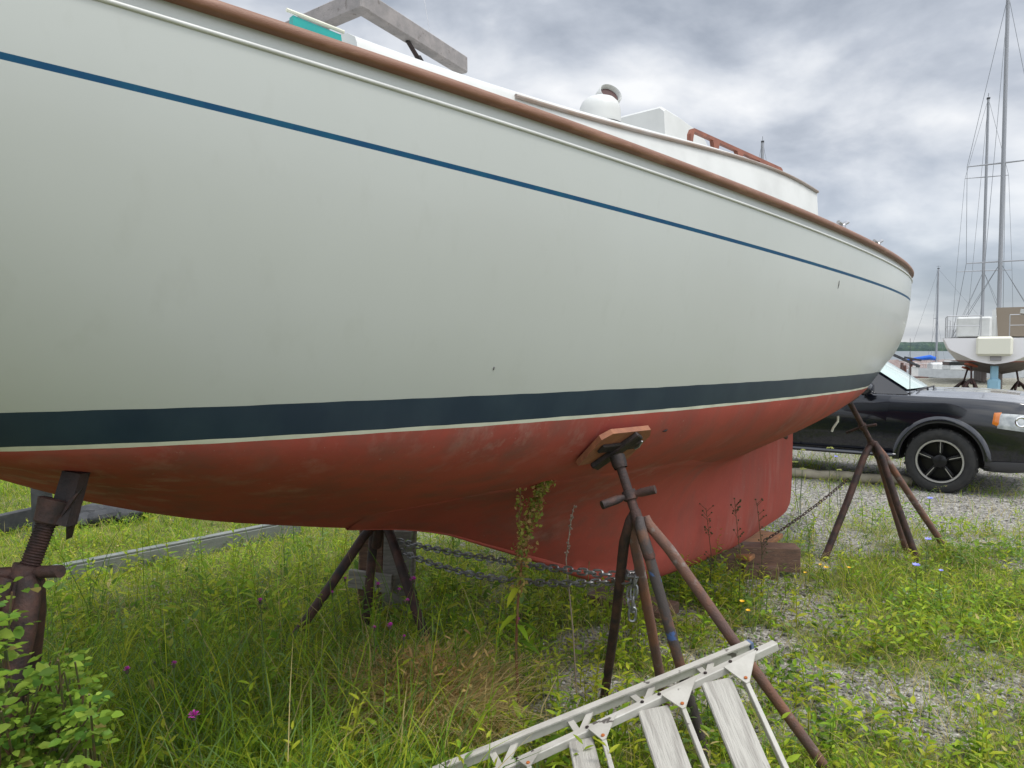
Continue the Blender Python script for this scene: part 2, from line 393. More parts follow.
# cabin trunk
def bt(s): return .80-.035*max(s+.5, 0)**1.5
TRIM = [boat_px(x, y, bt) for x, y in [(560,111),(600,122),(640,133),(680,143),(720,150.5),(750,162),(790,178),(817,192)]]
tS = [-1.12, -.8, -.5]+[t[0] for t in TRIM]; tZ = [2.575, 2.56, 2.55]+[t[2] for t in TRIM]
cf = np.polyfit(tS, tZ, 4)
def tz(s): return float(np.polyval(cf, s))
S_A, S_B = -1.12, TRIM[-1][0]
st = [S_A+(S_B-S_A)*i/48 for i in range(49)]
mb = MB()
for side in (1, -1):
    rows = []
    for s in st:
        b0 = bt(s); zt = tz(s); zd = zsh(s)-.01
        r = [(b0+.03, zd), (b0+.012, zd+.5*(zt-zd)), (b0, zt)]
        r += [(b0*math.cos(a), zt+.125*(1-.28*max(0, s)/2)*math.sin(a)**1.0) for a in [R(10), R(22), R(36), R(52), R(70), R(90)]]
        if s > S_B-.001: pass
        rows.append([bp(s, side*b, z) for b, z in r])
    mb.grid(rows, flip=side < 0)
    # slanted forward face
    f1 = rows[-1]; f2 = [bp(S_B+.05, side*.0 + side*(bt(S_B)+.02)*(1-i/8), zsh(S_B)-.01) for i in range(9)]
    mb.grid([f1, [f2[0], f2[0], f2[1]]+f2[3:]], flip=side < 0)
    a1 = rows[0]; mb.add(a1+[bp(S_A, 0, zsh(S_A)-.01)], [tuple(range(len(a1)+1))])
trunk = mb.build('cabin', WHITE, root, smooth=30, weld=.001)
for side in (1, -1):
    mb = MB(); mb.tube([bp(s, side*(bt(s)+.004), tz(s)+.002) for s in st if s > -.5], .009, 8)
    mb.build('cabin_trim', ALU if side < 0 else mat('cabin_trim_tan', (.24, .18, .14), .6, c2=(.30, .27, .25), scale=3), trunk)
# low oval portlight near the forward end of the cabin side
mb = MB(); pl = []
for k in range(28):
    a = 2*PI*k/28; s = 1.63+.27*math.cos(a); pl.append(bp(s, bt(s)+.022, 2.315+.045*math.sin(a)))
mb.tube(pl+[pl[0]], .008, 6); mb.build('portlight', STEEL, trunk)
# hatch box on the cabin top
def hz(s, b):
    q = min(abs(b)/bt(s), 1); a = math.acos(q); return tz(s)+.125*(1-.28*max(0, s)/2)*math.sin(a)
p1 = boat_px(497, 0, lambda s: .3)
mb = MB()
A = boat_px(610, 114, lambda s: .22); B_ = boat_px(664, 104.5, lambda s: .32); C_ = boat_px(700, 122, lambda s: .2)
hs0, hs1 = B_[0], B_[0]+.52; ht = B_[2]
def hb(s, b, z): return bp(s, b, z)
rr = []
for s, z in ((hs0, ht-.012), (hs0+.012, ht), (hs0+.15, ht-.025), (hs0+.35, ht-.075), (hs1, hz(hs1, .3)-.03)):
    w = .32; rr.append([hb(s, w+.02, hz(s, .34)-.05), hb(s, w, z-.025), hb(s, w-.03, z), hb(s, 0, z+.012), hb(s, -w+.03, z), hb(s, -w, z-.025), hb(s, -w-.02, hz(s, .34)-.05)])
mb.grid(rr); mb.add(rr[0], [tuple(range(7))]); mb.add(rr[-1], [tuple(range(7))])
mb.build('hatch_box', WHITE, root, smooth=30)
# dorade cowl vent
vs_, vb, vz = boat_px(600, 116, lambda s: .55); base = bp(vs_, vb, hz(vs_, vb)-.015)
vent = MB(); rv = frame((0, 0, 1), (UX, UY, 0))
sc_v = .096
prof_v = [(1.0, 0), (1.0, .62), (.97, .90), (.87, 1.13), (.68, 1.32), (.38, 1.43), (0, 1.46)]
vent.lathe([(r*sc_v, z*sc_v) for r, z in prof_v], base, None, 32)
vent.lathe([(sc_v*1.08, 0), (sc_v*1.08, .008), (sc_v, .012)], base, None, 32, 1)
dor = vent.build('cowl_vent', [WHITE, BLACKP], root, smooth=45)
# scoop facing aft-right on top of the cowl
mb = MB(); fw = Vector((UX, UY, 0)); lf = Vector((-UY, UX, 0)); top = base+Vector((0, 0, 1.18*sc_v))
md = (Vector((NX, NY, 0))*.85-fw*.25+Vector((0, 0, .50))).normalized(); mf = frame(md, (0, 0, 1)); mc = base+fw*(.46*sc_v)-Vector((NX, NY, 0))*(.05*sc_v)+Vector((0, 0, 1.33*sc_v))
ring = []
for j, (off_, rad) in enumerate(((-.85, .18), (-.70, .42), (-.35, .58), (.10, .62), (.52, .60), (.56, .56), (.50, .52), (.2, .46))):
    ring.append([mc+md*(off_*sc_v)+mf.col[0]*(rad*sc_v*math.cos(a))+mf.col[1]*(rad*.95*sc_v*math.sin(a)) for a in [2*PI*k/24 for k in range(24)]])
mb.grid(ring, close=True); mb.add(ring[0], [tuple(range(24))]); mb.build('scoop', WHITE, dor, smooth=50)
mb = MB(); mb.add([p+md*(.15*sc_v) for p in ring[-1]], [tuple(range(24))]); mb.build('scoop_mouth', VENTI, dor)
# teak handrail on the cabin top
mb = MB(); HB = lambda s: .60
pa = boat_px(689, 127, HB); pb = boat_px(782, 169, HB); h0, h1 = pa[0], pb[0]
def hr(s): 
    t = (s-h0)/(h1-h0); return pa[2]+(pb[2]-pa[2])*t
poly = []
N_ = 60; tops = []; bots = []
for i in range(N_+1):
    t = i/N_; s = h0+(h1-h0)*t; z = hr(s)
    foot = abs((t*4) - round(t*4)) < .12
    zt_ = z-.035*(1-min(1, min(t, 1-t)/.03))**2
    zb_ = (hz(s, .6)-.008) if foot else z-.018
    tops.append((s, zt_)); bots.append((s, min(zb_, zt_-.01)))
for side in (1,):
    for i in range(N_):
        (a, za), (b, zb2) = tops[i], tops[i+1]; (_, ya), (_, yb) = bots[i], bots[i+1]; w = .012
        P = [bp(a, .6+w, za), bp(b, .6+w, zb2), bp(b, .6+w, yb), bp(a, .6+w, ya), bp(a, .6-w, za), bp(b, .6-w, zb2), bp(b, .6-w, yb), bp(a, .6-w, ya)]
        mb.add(P, [(0,1,2,3), (7,6,5,4), (0,4,5,1), (3,2,6,7), (1,5,6,2), (0,3,7,4)])
mb.build('handrail', HANDT, root, smooth=None)
# chocks and track on the rail forward
for px, py in ((843, 221), (878, 240)):
    s, b, z = boat_px(px, py, lambda s: sheer(s)-.06); p = bp(s, b, zsh(s)+.03); fr = Matrix((Vector((UX, UY, 0)), Vector((-UY, UX, 0)), Vector((0, 0, 1)))).transposed()
    mb = MB(); mb.box(p, (.10, .035, .02), fr, 0, .006); mb.box(p+Vector((0, 0, .03)), (.03, .03, .05), fr, 0, .008)
    mb.tube([p+Vector((UX, UY, 0))*-.055+Vector((0, 0, .058)), p+Vector((0, 0, .05)), p+Vector((UX, UY, 0))*.055+Vector((0, 0, .07))], .011, 8)
    mb.build('deck_cleat', STEEL, root)
mb = MB(); mb.tube([bp(s, sheer(s)-.065, zsh(s)+.052) for s in [2.0+i*.12 for i in range(20)]], .009, 6); mb.build('sail_track', IRON, root)
# teal window screen and the grey U-shaped gallows frame over the aft end of the cabin
s1, b1, z1 = boat_px(293, 13, lambda s: .86); s2, b2, z2 = boat_px(341, 32, lambda s: .86)
mb = MB(); tealr = []
mb.prism([bp(s1, .86, z1-.006), bp(s2, .86, z2-.008), bp(s2+.03, .86, zsh(s2)-.01), bp(s1, .86, zsh(s1)-.01)], Vector((-NX, -NY, 0))*.025)
tl = mb.build('spray_screen', TEAL, root, smooth=None)
mb = MB(); mb.tube([bp(s1-.02, .86, z1+.004), bp(s2+.01, .86, z2+.002)], .006, 8); mb.build('screen_edge', CREAM, tl)
mb = MB(); gz = 2.82
c0 = at(361, 2, (gz-EYE)*F/(YH-2)+.0); e1 = at(463, 66, 3.3); e0 = at(306, 26, (gz-EYE)*F/(YH-26)*.985)
e0 = c0+(e0-c0)*1.5; c0b = c0.copy(); 
mb.beam(c0b+Vector((-.0, 0, 0)), e1, .05, .07, bev=.006); mb.beam(e0, c0b+(c0b-e0).normalized()*.024, .05, .07, bev=.006)
far = e0+(e1-c0); 
gal = mb.build('gallows_frame', GWOOD, root, smooth=None)
mb = MB(); q = e0+(c0-e0)*.1; mb.tube([q, Vector((q.x, q.y, 2.35))], .02, 10); mb.build('gallows_post', ALU, gal)
m1 = c0+(e1-c0)*.40+Vector((0, 0, -.035)); m2 = m1+(e1-c0).normalized()*.17+Vector((0, 0, -.10))
mb = MB(); mb.tube([m1, m1+(m2-m1)*.4, m1+(m2-m1)*.42, m2], [.008, .009, .015, .012], 8); mb.build('strut_latch', IRON, gal)
# stay wire above the frame
mb = MB(); w0 = at(433, 52, 3.6); mb.tube([w0, at(421, 0, 3.6)+Vector((-.05, 0, .4))], .0022, 5); mb.build('stay_wire', STEEL, root)
# ------------------------------------------------------------------ jack stands
GREYP_ = mat('scuff_grey', (.12, .12, .115), .8)
def stand(label, apex, feet, head, hn, legr=.026, mats=(RUST,), scr=.021, handle=None, pad=None, plate=(.20, .11), thread=False, cross=True, spread=.04, group='jack stands under the boat', hw=.03):
    apex, head = Vector(apex), Vector(head); hn = Vector(hn).normalized(); feet = [Vector(f) for f in feet]
    cen = sum(feet, Vector())/len(feet)
    t = thing('jack_stand', (cen.x, cen.y, 0), label, 'jack stand', group)
    ax = (head-apex).normalized(); low = apex-ax*.16
    for i, f in enumerate(feet):
        d = (f-cen); d.z = 0; d.normalize(); a = apex+d*spread-ax*.02; k = a+(f-a)*.10+d*.012
        mb = MB(); mb.tube([a+Vector((0, 0, .03))-d*.012, a, k, a+(f-a)*.5, f], [legr*.7, legr*.95, legr, legr, legr*.98], 12)
        leg = mb.build('leg', mats[i % len(mats)], t)
    mb = MB(); mb.tube([low, low+ax*.01, apex+ax*.0, apex+ax*.03], [legr*.9, legr*1.1, legr*1.1, legr*1.05], 14); mb.build('centre_post', mats[0], t)
    sp = head-hn*-(.0); mb = MB()
    if thread:
        n = int((head-apex).length/.0072); pts = []; rs = []
        for i in range(n*2+1): pts.append(apex+(head-apex)*(i/(n*2))); rs.append(scr if i % 2 else scr*.86)
        mb.tube(pts, rs, 16)
    else: mb.tube([apex, apex+(head-apex)*.5, head], scr, 14)
    mb.build('screw_post', mats[0] if not thread else DRUST, t, smooth=20 if thread else 40)
    if handle:
        hp, hl, hr_ = handle; p = apex+(head-apex)*hp; r_ = Vector(hl); l_ = Vector(hr_)
        mb = MB(); mb.tube([p+r_, p+r_*.45, p+r_*.12, p-(-l_)*.12, p+l_*.45, p+l_], [.0165, .0165, .009, .009, .0165, .0165] if cross else [.011]*6, 12)
        mb.lathe([(scr*1.02, -.02), (scr*1.5, -.018), (scr*1.5, .018), (scr*1.02, .02)], p, frame(ax), 14)
        mb.build('handle', mats[0], t)
    fr = frame(hn, (0, 0, 1))          # z out of the hull
    return t, fr, ax
# wood pad stand in the middle of the picture
hp, hn = hull_at(613, 438); th_ = R(42)
pn_x = Vector((UX, UY, 0)); pn_y = Vector((NX*math.cos(th_), NY*math.cos(th_), math.sin(th_))); pn_z = pn_x.cross(pn_y); pn_z = pn_z if pn_z.z < 0 else -pn_z; hn = pn_z; fr_pad = Matrix((pn_x, pn_y, pn_z)).transposed()
ap = at(637, 518, 2.84)
fA, fB, fC, fD = gnd(604, 700), gnd(667, 716), gnd(709, 766), gnd(830, 774)
hd = at(617, 456, hp.y-.055)
st, fr, ax = stand('rusty jack stand with a wooden pad against the red hull, in front of the keel', ap, [fA, fB, fC, fD], hd, hn,
   .0205, (DRUST, RUST, BLUEP, RUST), .018, handle=(.36, (at(657, 492, 2.80)-at(631, 498, 2.84)), (at(603, 508, 2.80)-at(631, 498, 2.84))))
x_, y_, z_ = pn_x, pn_y, pn_z
mb = MB(); c = hp+z_*.022; a, b = .145, .10; ch = .035
pl = [(-a, -b), (a-.0, -b), (a, b-ch*1.3), (a-ch, b), (-a+ch, b), (-a, b-ch)]
mb.prism([c-z_*.016+x_*u+y_*v for u, v in pl], z_*.022); mb.build('wooden_pad', PADW, st, smooth=None)
mb = MB()
mb.beam(c+z_*.016+y_*.088+x_*.045, c+z_*.016-y_*.115-x_*.055, .058, .022, z_, bev=.004); mb.box(c+z_*.012+y_*.012, (.23, .045, .014), fr_pad, 0, .004)
mb.lathe([(.026, -.02), (.03, 0), (.03, .03), (.022, .034)], hd-ax*.03, frame(ax), 14)
mb.build('head_bracket', IRON, st, smooth=30)
mb = MB(); mb.tube([c+z_*.035+y_*.07+x_*.06, c+z_*.04+y_*.04+x_*.064, c+z_*.035+y_*.02+x_*.06], .004, 6); mb.build('cotter_pin', STEEL, st)
def down(a, q): return a+(q-a)*(a.z/(a.z-q.z))
for (qx, qy), (rx, ry), m_ in (((839, 279), (837, 287), GREYP_), ((661, 431), (666, 428), IRON), ((495, 362), (496, 365), GREYP_)):  # two scuffs, and a dark oval standing for a through-hull hole
    a_, n1 = hull_at(qx, qy); s_ = bp(1, 0, 0)-bp(0, 0, 0); L_ = {839: .045, 661: .03, 495: .012}[qx]
    dv_ = (Vector((0, 0, -1))+s_*-.25) if qx != 661 else (s_+Vector((0, 0, .25)))
    dv_ = (dv_-n1*dv_.dot(n1)).normalized(); mb = MB(); mb.tube([a_+n1*.0005, a_+n1*.001+dv_*L_*.5, a_+n1*.0005+dv_*L_], [.002, .006 if qx == 661 else .0035, .001], 8); mb.build('scuff_hole_mark', m_, root)
# near left stand with a coarse thread
hp, hn = hull_at(66, 480); hd = at(50, 513, 2.02); ap = at(25, 579, 1.97)
st, fr, ax = stand('dark jack stand with a thick threaded screw behind the leafy bush', ap, [Vector((ap.x-.62, ap.y-.28, 0)), down(ap, at(3, 692, 1.92)), down(ap, at(20, 692, 2.12))], hd, hn,
     .031, (DRUST,), .026, handle=(.10, at(60, 573, 1.93)-at(27, 574, 1.97), at(-14, 576, 1.93)-at(27, 574, 1.97)), thread=True, hw=.04)
mb = MB(); v = (at(72, 474, 2.07)-at(46, 524, 2.03)).normalized(); w = Vector((1, -.25, -.02)).normalized()
mb.beam(at(47, 521, 2.02), at(71, 472, 2.075), .018, .052, w.cross(v), bev=.003) if False else None
q = [at(46, 522, 2.0), at(62, 471, 2.06), at(80, 474, 2.06), at(66, 527, 2.0)]
mb.prism(q, Vector((.012, .03, .0))); q2 = [at(66, 527, 2.0), at(80, 474, 2.06), at(79, 487, 2.09), at(66, 540, 2.03)]; mb.prism(q2, Vector((.0, .03, 0)))
mb.build('support_plate', IRON, st, smooth=None)
mb = MB(); mb.lathe([(.028, -.035), (.033, -.03), (.036, .0), (.042, .03), (.03, .035)], hd+ax*.005, frame(ax), 18)
mb.prism([hd+ax*.02+w*.03, hd-ax*.03+w*.032, hd+ax*.07+w*.07], Vector((0, .012, 0))); mb.build('screw_socket', DRUST, st, smooth=30)
# far side stand
fp = bp(-.12, -.78, 0); hz_ = [r for r in section(-.12)[26:] if r[0] > .6][-1]
hd = bp(-.12, -hz_[0]-.01, hz_[1]-.03); ap = at(381, 521, 4.25)
st, fr, ax = stand('black rusty jack stand on the far side of the hull, holding the chain', ap, [gnd(281, 656), gnd(364, 632), gnd(432, 655), gnd(420, 612)], hd, (0, 0, -1), .026, (DRUST,), .022)
mb = MB(); mb.box(hd-Vector((0, 0, .005)), (.2, .12, .02), Matrix.Rotation(.6, 3, 'Z'), 0, .004); mb.build('support_plate', IRON, st)
# right stand near the pointed end
hd = at(851, 404, 5.75); ap = at(872, 444, 5.86)
st, fr, ax = stand('thin rusty jack stand in front of the black car, under the overhanging hull end', ap, [gnd(824, 560), gnd(907, 552), gnd(917, 560), gnd(947, 550)], hd+Vector((-.02, 0, .03)), (0, 0, -1), .026, (DRUST, RUST, DRUST, RUST), .02,
   handle=(.40, at(876, 423, 5.75)-at(862, 425, 5.8), at(846, 431, 5.9)-at(862, 425, 5.8)), cross=False, spread=.03)
mb = MB(); mb.box(hd+Vector((-.03, .01, .035)), (.16, .12, .02), Matrix.Rotation(.7, 3, 'Z') @ Matrix.Rotation(-.3, 3, 'Y'), 0, .004); mb.build('support_plate', IRON, st)

# ------------------------------------------------------------------ chain between two stands
def chain_mesh(mb, pts, pitch=.042, r=.0052, wd=.0135):
    P = [Vector(p) for p in pts]; L_ = [0]
    for a, b in zip(P, P[1:]): L_.append(L_[-1]+(b-a).length)
    n = max(2, int(L_[-1]/pitch)); 
    def pos(d):
        for i in range(len(P)-1):
            if d <= L_[i+1] or i == len(P)-2: return P[i]+(P[i+1]-P[i])*((d-L_[i])/max(L_[i+1]-L_[i], 1e-6))
    for i in range(n):
        a, b = pos(L_[-1]*i/n), pos(L_[-1]*(i+1)/n); d = (b-a).normalized(); c = (a+b)/2
        ref = Vector((.2, .3, 1)); s = d.cross(ref).normalized(); u = s.cross(d)
        k = s if i % 2 else u; k = (k+(u if i % 2 else s)*rng.uniform(-.25, .25)).normalized(); w = d.cross(k); hl = pitch*.66; ring = []
        for j in range(12):
            an = 2*PI*j/12; x = math.cos(an); y = math.sin(an)
            cc = c+d*(hl-wd)*(1 if x > 0 else -1)*(abs(x) > .05)+d*wd*x+k*wd*y
            o = (d*x+k*y).normalized(); ring.append([cc+o*(r*math.cos(2*PI*m/5))+w*(r*math.sin(2*PI*m/5)) for m in range(5)])
        ring.append(ring[0]); mb.grid(ring, close=True)
def sag(a, b, s, n=14): return [a+(b-a)*(i/n)-Vector((0, 0, s*4*(i/n)*(1-i/n))) for i in range(n+1)]
ct = thing('chain', fA.to_tuple()[:2]+(0,), 'galvanised chain in two strands tying two jack stands together under the red hull', 'chain')
A1 = at(634, 577, 3.0); F1 = at(398, 541, 4.22); F2 = at(400, 551, 4.18)
mb = MB(); chain_mesh(mb, sag(F1, A1, .02)); mb.build('upper_strand', GALV, ct)
mb = MB(); chain_mesh(mb, sag(F2, A1+Vector((-.02, -.02, -.005)), .075)); mb.build('lower_strand', GALV, ct)
mb = MB(); chain_mesh(mb, [A1+Vector((0, -.03, .02)), at(634, 590, 2.97), at(632, 620, 2.97)]); chain_mesh(mb, [A1+Vector((.01, -.03, .02)), at(628, 595, 2.98), at(634, 612, 2.98)])
chain_mesh(mb, [A1+Vector((.035*math.cos(a), .035*math.sin(a), .01)) for a in [k*PI/5 for k in range(11)]]); mb.build('loose_end', GALV, ct)
mb = MB(); chain_mesh(mb, sag(gnd(706, 577, .12)*0+at(764, 541, 5.3), at(848, 479, 5.9), .02), .034, .0032, .0095)
tag(mb.build('thin_chain', DRUST), 'thin dark rusty chain stretched from the keel blocks to the right stand', 'chain')

# ------------------------------------------------------------------ timber blocks under the keel and beyond
def block(name, label, a, b, w, h, m, z=0., tilt=0.):
    a, b = Vector(a), Vector(b); a.z = b.z = z+h/2; b.z += tilt; mb = MB(); mb.beam(a, b, w, h, bev=.006)
    return tag(mb.build(name, m, smooth=30), label, 'timber block', 'timber blocks under the keel')
kp = bp(2.35, 0, 0)
block('timber_block', 'dark brown square timber block under the after corner of the keel, topmost', at(750, 548, 5.15)+Vector((-.22, .20, 0)), at(798, 548, 5.28), .16, .17, BLOCK, .05)
block('timber_block', 'orange brown tilted board in front of the dark timber block', gnd(736, 578), gnd(770, 562), .20, .035, BLOCKO, .13, .07)
block('timber_block', 'short brown block lying under the orange board', gnd(738, 580)+Vector((.05, .05, 0)), gnd(778, 580), .10, .10, BLOCK, 0)
block('timber_block', 'flat brown timber sunk in the weeds below the middle of the keel', bp(1.15, -.3, 0), bp(1.25, .22, 0), .25, .07, BLOCK, 0)
block('timber_block', 'low brown block in the weeds to the left of the orange board', gnd(690, 592), gnd(722, 596), .14, .07, GREYW, 0)
mb = MB(); a = at(366, 524, 5.0); 
ps = thing('crib_post', gnd(388, 610).to_tuple(), 'weathered grey timber posts with a cross board standing behind the far jack stand', 'timber crib')
for px, w, top, m in ((371, .15, 520, BLOCK), (398, .19, 528, GREYW)):
    g = gnd(px, 608); tp = at(px, top, g.y); mb = MB(); mb.beam((g.x, g.y, 0), (g.x+.02, g.y, tp.z), w, .12, (0, 1, 0), bev=.008); mb.build('post', m, ps)
mb = MB(); mb.beam(at(349, 578, 4.55), at(392, 584, 4.5), .03, .11, bev=.004); mb.build('cross_board', GREYW, ps)
# grey plank channel lying in the weeds beyond the hull at the left
a, b = gnd(30, 590), gnd(300, 534); 
mb = MB(); mb.beam(a+Vector((0, 0, .04)), b+Vector((0, 0, .05)), .05, .15, bev=.01); mb.beam(a+Vector((0, .02, .121)), b+Vector((0, .02, .131)), .07, .010)
pk = mb.build('grey_plank', PLANKG, smooth=30); tag(pk, 'long grey metal edged plank lying on its side in the weeds at the left', 'plank')
mb = MB(); a, b = gnd(-40, 545), gnd(40, 528); mb.beam(a+Vector((0, 0, .1)), b+Vector((0, 0, .12)), .06, .16, bev=.01)
tag(mb.build('dark_plank', DARK, smooth=30), 'short dark plank with a pale edge far left behind the threaded stand', 'plank')
g = gnd(43, 540); mb = MB(); mb.beam(g, (g.x, g.y, at(43, 470, g.y).z), .12, .12, (0, 1, 0), bev=.01)
tag(mb.build('dark_post', DARK), 'dark upright post showing behind the threaded jack stand head', 'post')
mb = MB(); g0, g1 = gnd(84, 524), gnd(140, 520)
for i in range(14):
    rr_ = random.Random(i); p = g0+(g1-g0)*(i/13)+Vector((rr_.uniform(-.1, .1), rr_.uniform(-.2, .2), .07)); mb.box(p, (rr_.uniform(.15, .35), rr_.uniform(.15, .35), rr_.uniform(.08, .18)), Matrix.Rotation(rr_.uniform(0, 3), 3, 'Z') @ Matrix.Rotation(rr_.uniform(-.4, .4), 3, 'X'), 0, .05)
tag(mb.build('scrap_heap', DARK, smooth=40), 'dark heap of scrap behind the grey plank at the left', 'scrap heap')

# ------------------------------------------------------------------ boarding ladder lying against the stand
ld = thing('boarding_ladder', (gnd(700, 768).x, gnd(700, 768).y, 0), 'white boarding ladder with peeling wooden treads tipped on its side against the stand', 'ladder')
La, Lb = at(470, 786, 2.30), at(776, 645, 2.62)      # outer rail
Ua, Ub = at(414, 783, 2.36), at(749, 647, 2.74)      # thin rail
upn = (Ub-Ua).cross(La-Ua).normalized()
if upn.z < 0: upn = -upn
mb = MB(); mb.beam(La, Lb, .029, .03, upn, bev=.003); mb.build('rail', LADW, ld, smooth=30)
mb = MB(); mb.beam(Ua, Ub, .012, .036, upn, bev=.002); mb.beam(Ua+upn*.018, Ub+upn*.018, .026, .006, upn); mb.build('rail', LADW, ld, smooth=30)
mb = MB(); mb.beam(Ub+(Ub-Ua).normalized()*.001, Ub+(Ub-Ua).normalized()*.012, .03, .04, upn); mb.build('rail_cap', mat('cap_blue', (.12, .16, .26), .5), ld)
def on(A, B, px):                     # point on a rail at image column px (surveyed)
    lo, hi = 0., 1.
    for _ in range(40):
        m = (lo+hi)/2; p = A+(B-A)*m
        if 512+F*p.x/(p.y*CP-(p.z-EYE)*SP) < px: lo = m
        else: hi = m
    return A+(B-A)*((lo+hi)/2)
for ub_, ua_, lm in ((641, 682, 704) if False else (699, 711, 708), (632, 652, 645), (570, 590, 580), (492, 515, 502)):
    pm = on(La, Lb, lm)
    for u in (ub_, ua_):
        mb = MB(); pu = on(Ua, Ub, u); mb.beam(pu-upn*.004, pm-upn*.003+(pu-pm)*.03, .022, .008, upn); mb.build('strut', LADW, ld, smooth=None)
# bolts, sub-parts would be too small: one mesh of heads per rail
for x in (518, 534, 588, 643, 660, 706, 731, 757):
    mb = MB(); mb.lathe([(.006, 0), (.006, .004), (0, .005)], on(La, Lb, x)+upn*.015, frame(upn), 8); mb.build('bolt_head', IRON, ld)
ru = (Lb-La).normalized()
for (px0, px1, bx, by, bd) in ((699, 738, 776, 806, 2.13), (636, 677, 694, 806, 2.08), (567, 601, 601, 806, 2.06), (500, 529, 520, 812, 2.0)):
    A_, B_2 = on(La, Lb, px0), on(La, Lb, px1); mid = (A_+B_2)/2; wdt = (B_2-A_).length
    end = at(bx, by, bd); d = (end-mid).normalized()
    ta, tb = mid+d*.02-upn*.012-ru*wdt*.13, mid+d*.58-upn*.012-ru*wdt*.13; mb = MB(); mb.box((0, 0, 0), (.56, wdt*.66, .024), None, 0, .004)
    td = mb.build('tread', TREADW, ld, smooth=30, local=True); zz_ = d.cross(upn.cross(d)).normalized(); td.matrix_local = Matrix.Translation((ta+tb)/2-ld.location) @ Matrix((d, zz_.cross(d), zz_)).transposed().to_4x4()
    mb = MB(); e = mid+ru*(wdt*.5-.004); mb.beam(e+d*.012, e+d*.58, .015, .034, upn, bev=.002); mb.build('tread_edge', LADW, ld, smooth=30)
    g1_, g2_ = mid+ru*(wdt*.12)+d*.014, mid+ru*(wdt*.98)+d*.006
    mb = MB(); mb.prism([g1_+upn*.0185, g2_+upn*.0185, e+ru*.007+d*.105+upn*.0185, e-ru*.006+d*.105+upn*.0185], upn*.004)
    mb.build('gusset', LADW, ld, smooth=None)
    mb = MB(); mb.lathe([(.006, 0), (.006, .004), (0, .005)], e+d*.088+upn*.0225, frame(upn), 8); mb.build('rusty_bolt', mat('rust_spot', (.35, .10, .02), .8), ld)
dl = (at(776, 806, 2.13)-on(La, Lb, 711)).normalized()
mb = MB(); mb.beam(La+dl*.60, Lb+dl*.60, .034, .03, upn, bev=.003); mb.build('rail', LADW, ld, smooth=30)
# ------------------------------------------------------------------ black sport utility car
CARP = mat('black_car_paint', (.004, .005, .010), .16, .0, coat=1., spec=.35)
HOODP = mat('sky_lit_black_paint', (.17, .175, .19), .22, c2=(.12, .125, .14), scale=5, coat=1.)  # paler copy of the black, sky reflection painted into the hood colour
TYRE = mat('tyre_rubber', (.018, .018, .018), .85, c2=(.03, .029, .027), scale=20)
GLASSD = mat('dark_glass', (.01, .012, .014), .05, spec=.7)
WSH = mat('pale_mint_windscreen', (.50, .64, .58), .18, c2=(.42, .57, .52), scale=2.5, coat=1.)  # mottled pale mint over the whole windscreen
TRIMB = mat('dark_trim', (.012, .012, .014), .5)
RIMB = mat('gloss_black_rim', (.008, .008, .009), .3, .3)
RIMS = mat('machined_rim', (.55, .54, .52), .35, .85)
LAMPG = mat('lamp_glass', (.52, .54, .54), .12, c2=(.30, .32, .33), scale=14, coat=1.)
AMBER = mat('amber_lens', (.62, .17, .015), .2, coat=.8)
CHROME = mat('chrome', (.6, .6, .6), .12, 1.)
yaw = R(-36)
fw_c = at(941, 462, 8.42)                                # centre of the near front wheel
rot = Matrix.Rotation(yaw, 3, 'Z'); orig = Vector((fw_c.x, fw_c.y, 0)) - rot @ Vector((1.31, -.82, 0))
car = thing('parked_car', (orig.x, orig.y, 0), 'black sport utility car parked on gravel behind the pointed hull end', 'car', rz=yaw)
ST = [ # X, zb, wb, zm, wm, zs, ws, zt
 (2.235,.50,.58,.62,.64,.94,.60,.97),(2.215,.34,.72,.62,.78,.99,.72,1.025),(2.13,.28,.81,.64,.855,1.025,.79,1.075),(1.92,.25,.85,.68,.89,1.05,.83,1.105),
 (1.6,.26,.86,.74,.905,1.068,.85,1.125),(1.2,.30,.87,.75,.91,1.075,.855,1.115),(.80,.34,.87,.76,.905,1.085,.855,1.12),(.3,.36,.87,.78,.905,1.09,.87,1.10),
 (-.4,.36,.87,.78,.905,1.09,.87,1.10),(-1.2,.36,.87,.78,.905,1.09,.87,1.10),(-1.8,.36,.86,.78,.90,1.09,.86,1.10),(-2.1,.38,.83,.75,.87,1.08,.83,1.09),(-2.2,.45,.76,.75,.81,1.05,.77,1.06)]
def csec(p):
    X, zb, wb, zm, wm, zs, ws, zt = p
    h = [(0, zb), (wb*.6, zb), (wb*.93, zb+.01), (wb, zb+.06), ((wb+wm)/2+.008, (zb+zm)/2), (wm, zm), (wm-.012, zm+(zs-zm)*.55), (ws+.012, zs-.045), (ws-.008, zs-.008), (ws-.05, zs+.004),
         (ws*.70, zs+(zt-zs)*.62), (ws*.60, zs+(zt-zs)*.90+.012), (ws*.52, zs+(zt-zs)*.86+.004), (ws*.25, zt), (0, zt+.004)]
    return [(X, -w, z) for w, z in h] + [(X, w, z) for w, z in h[-2:0:-1]]
mb = MB(); rows = [csec(p) for p in ST]; mb.grid([[Vector(q) for q in r] for r in rows], close=True)
mb.add(rows[0], [tuple(range(len(rows[0])))]); mb.add(rows[-1], [tuple(range(len(rows[-1])))])
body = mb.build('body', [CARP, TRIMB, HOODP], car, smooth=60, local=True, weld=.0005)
sub = body.modifiers.new('sub', 'SUBSURF'); sub.levels = sub.render_levels = 2
cut = MB()
for X in (1.31, -1.31):
    for s in (-1, 1):
        cut.lathe([(0, -.34), (.415, -.34), (.415, .34), (0, .34)], (X, s*.82, .375), Matrix.Rotation(PI/2, 3, 'X'), 40)
cutter = cut.build('cutter', TRIMB, None, weld=.0005)
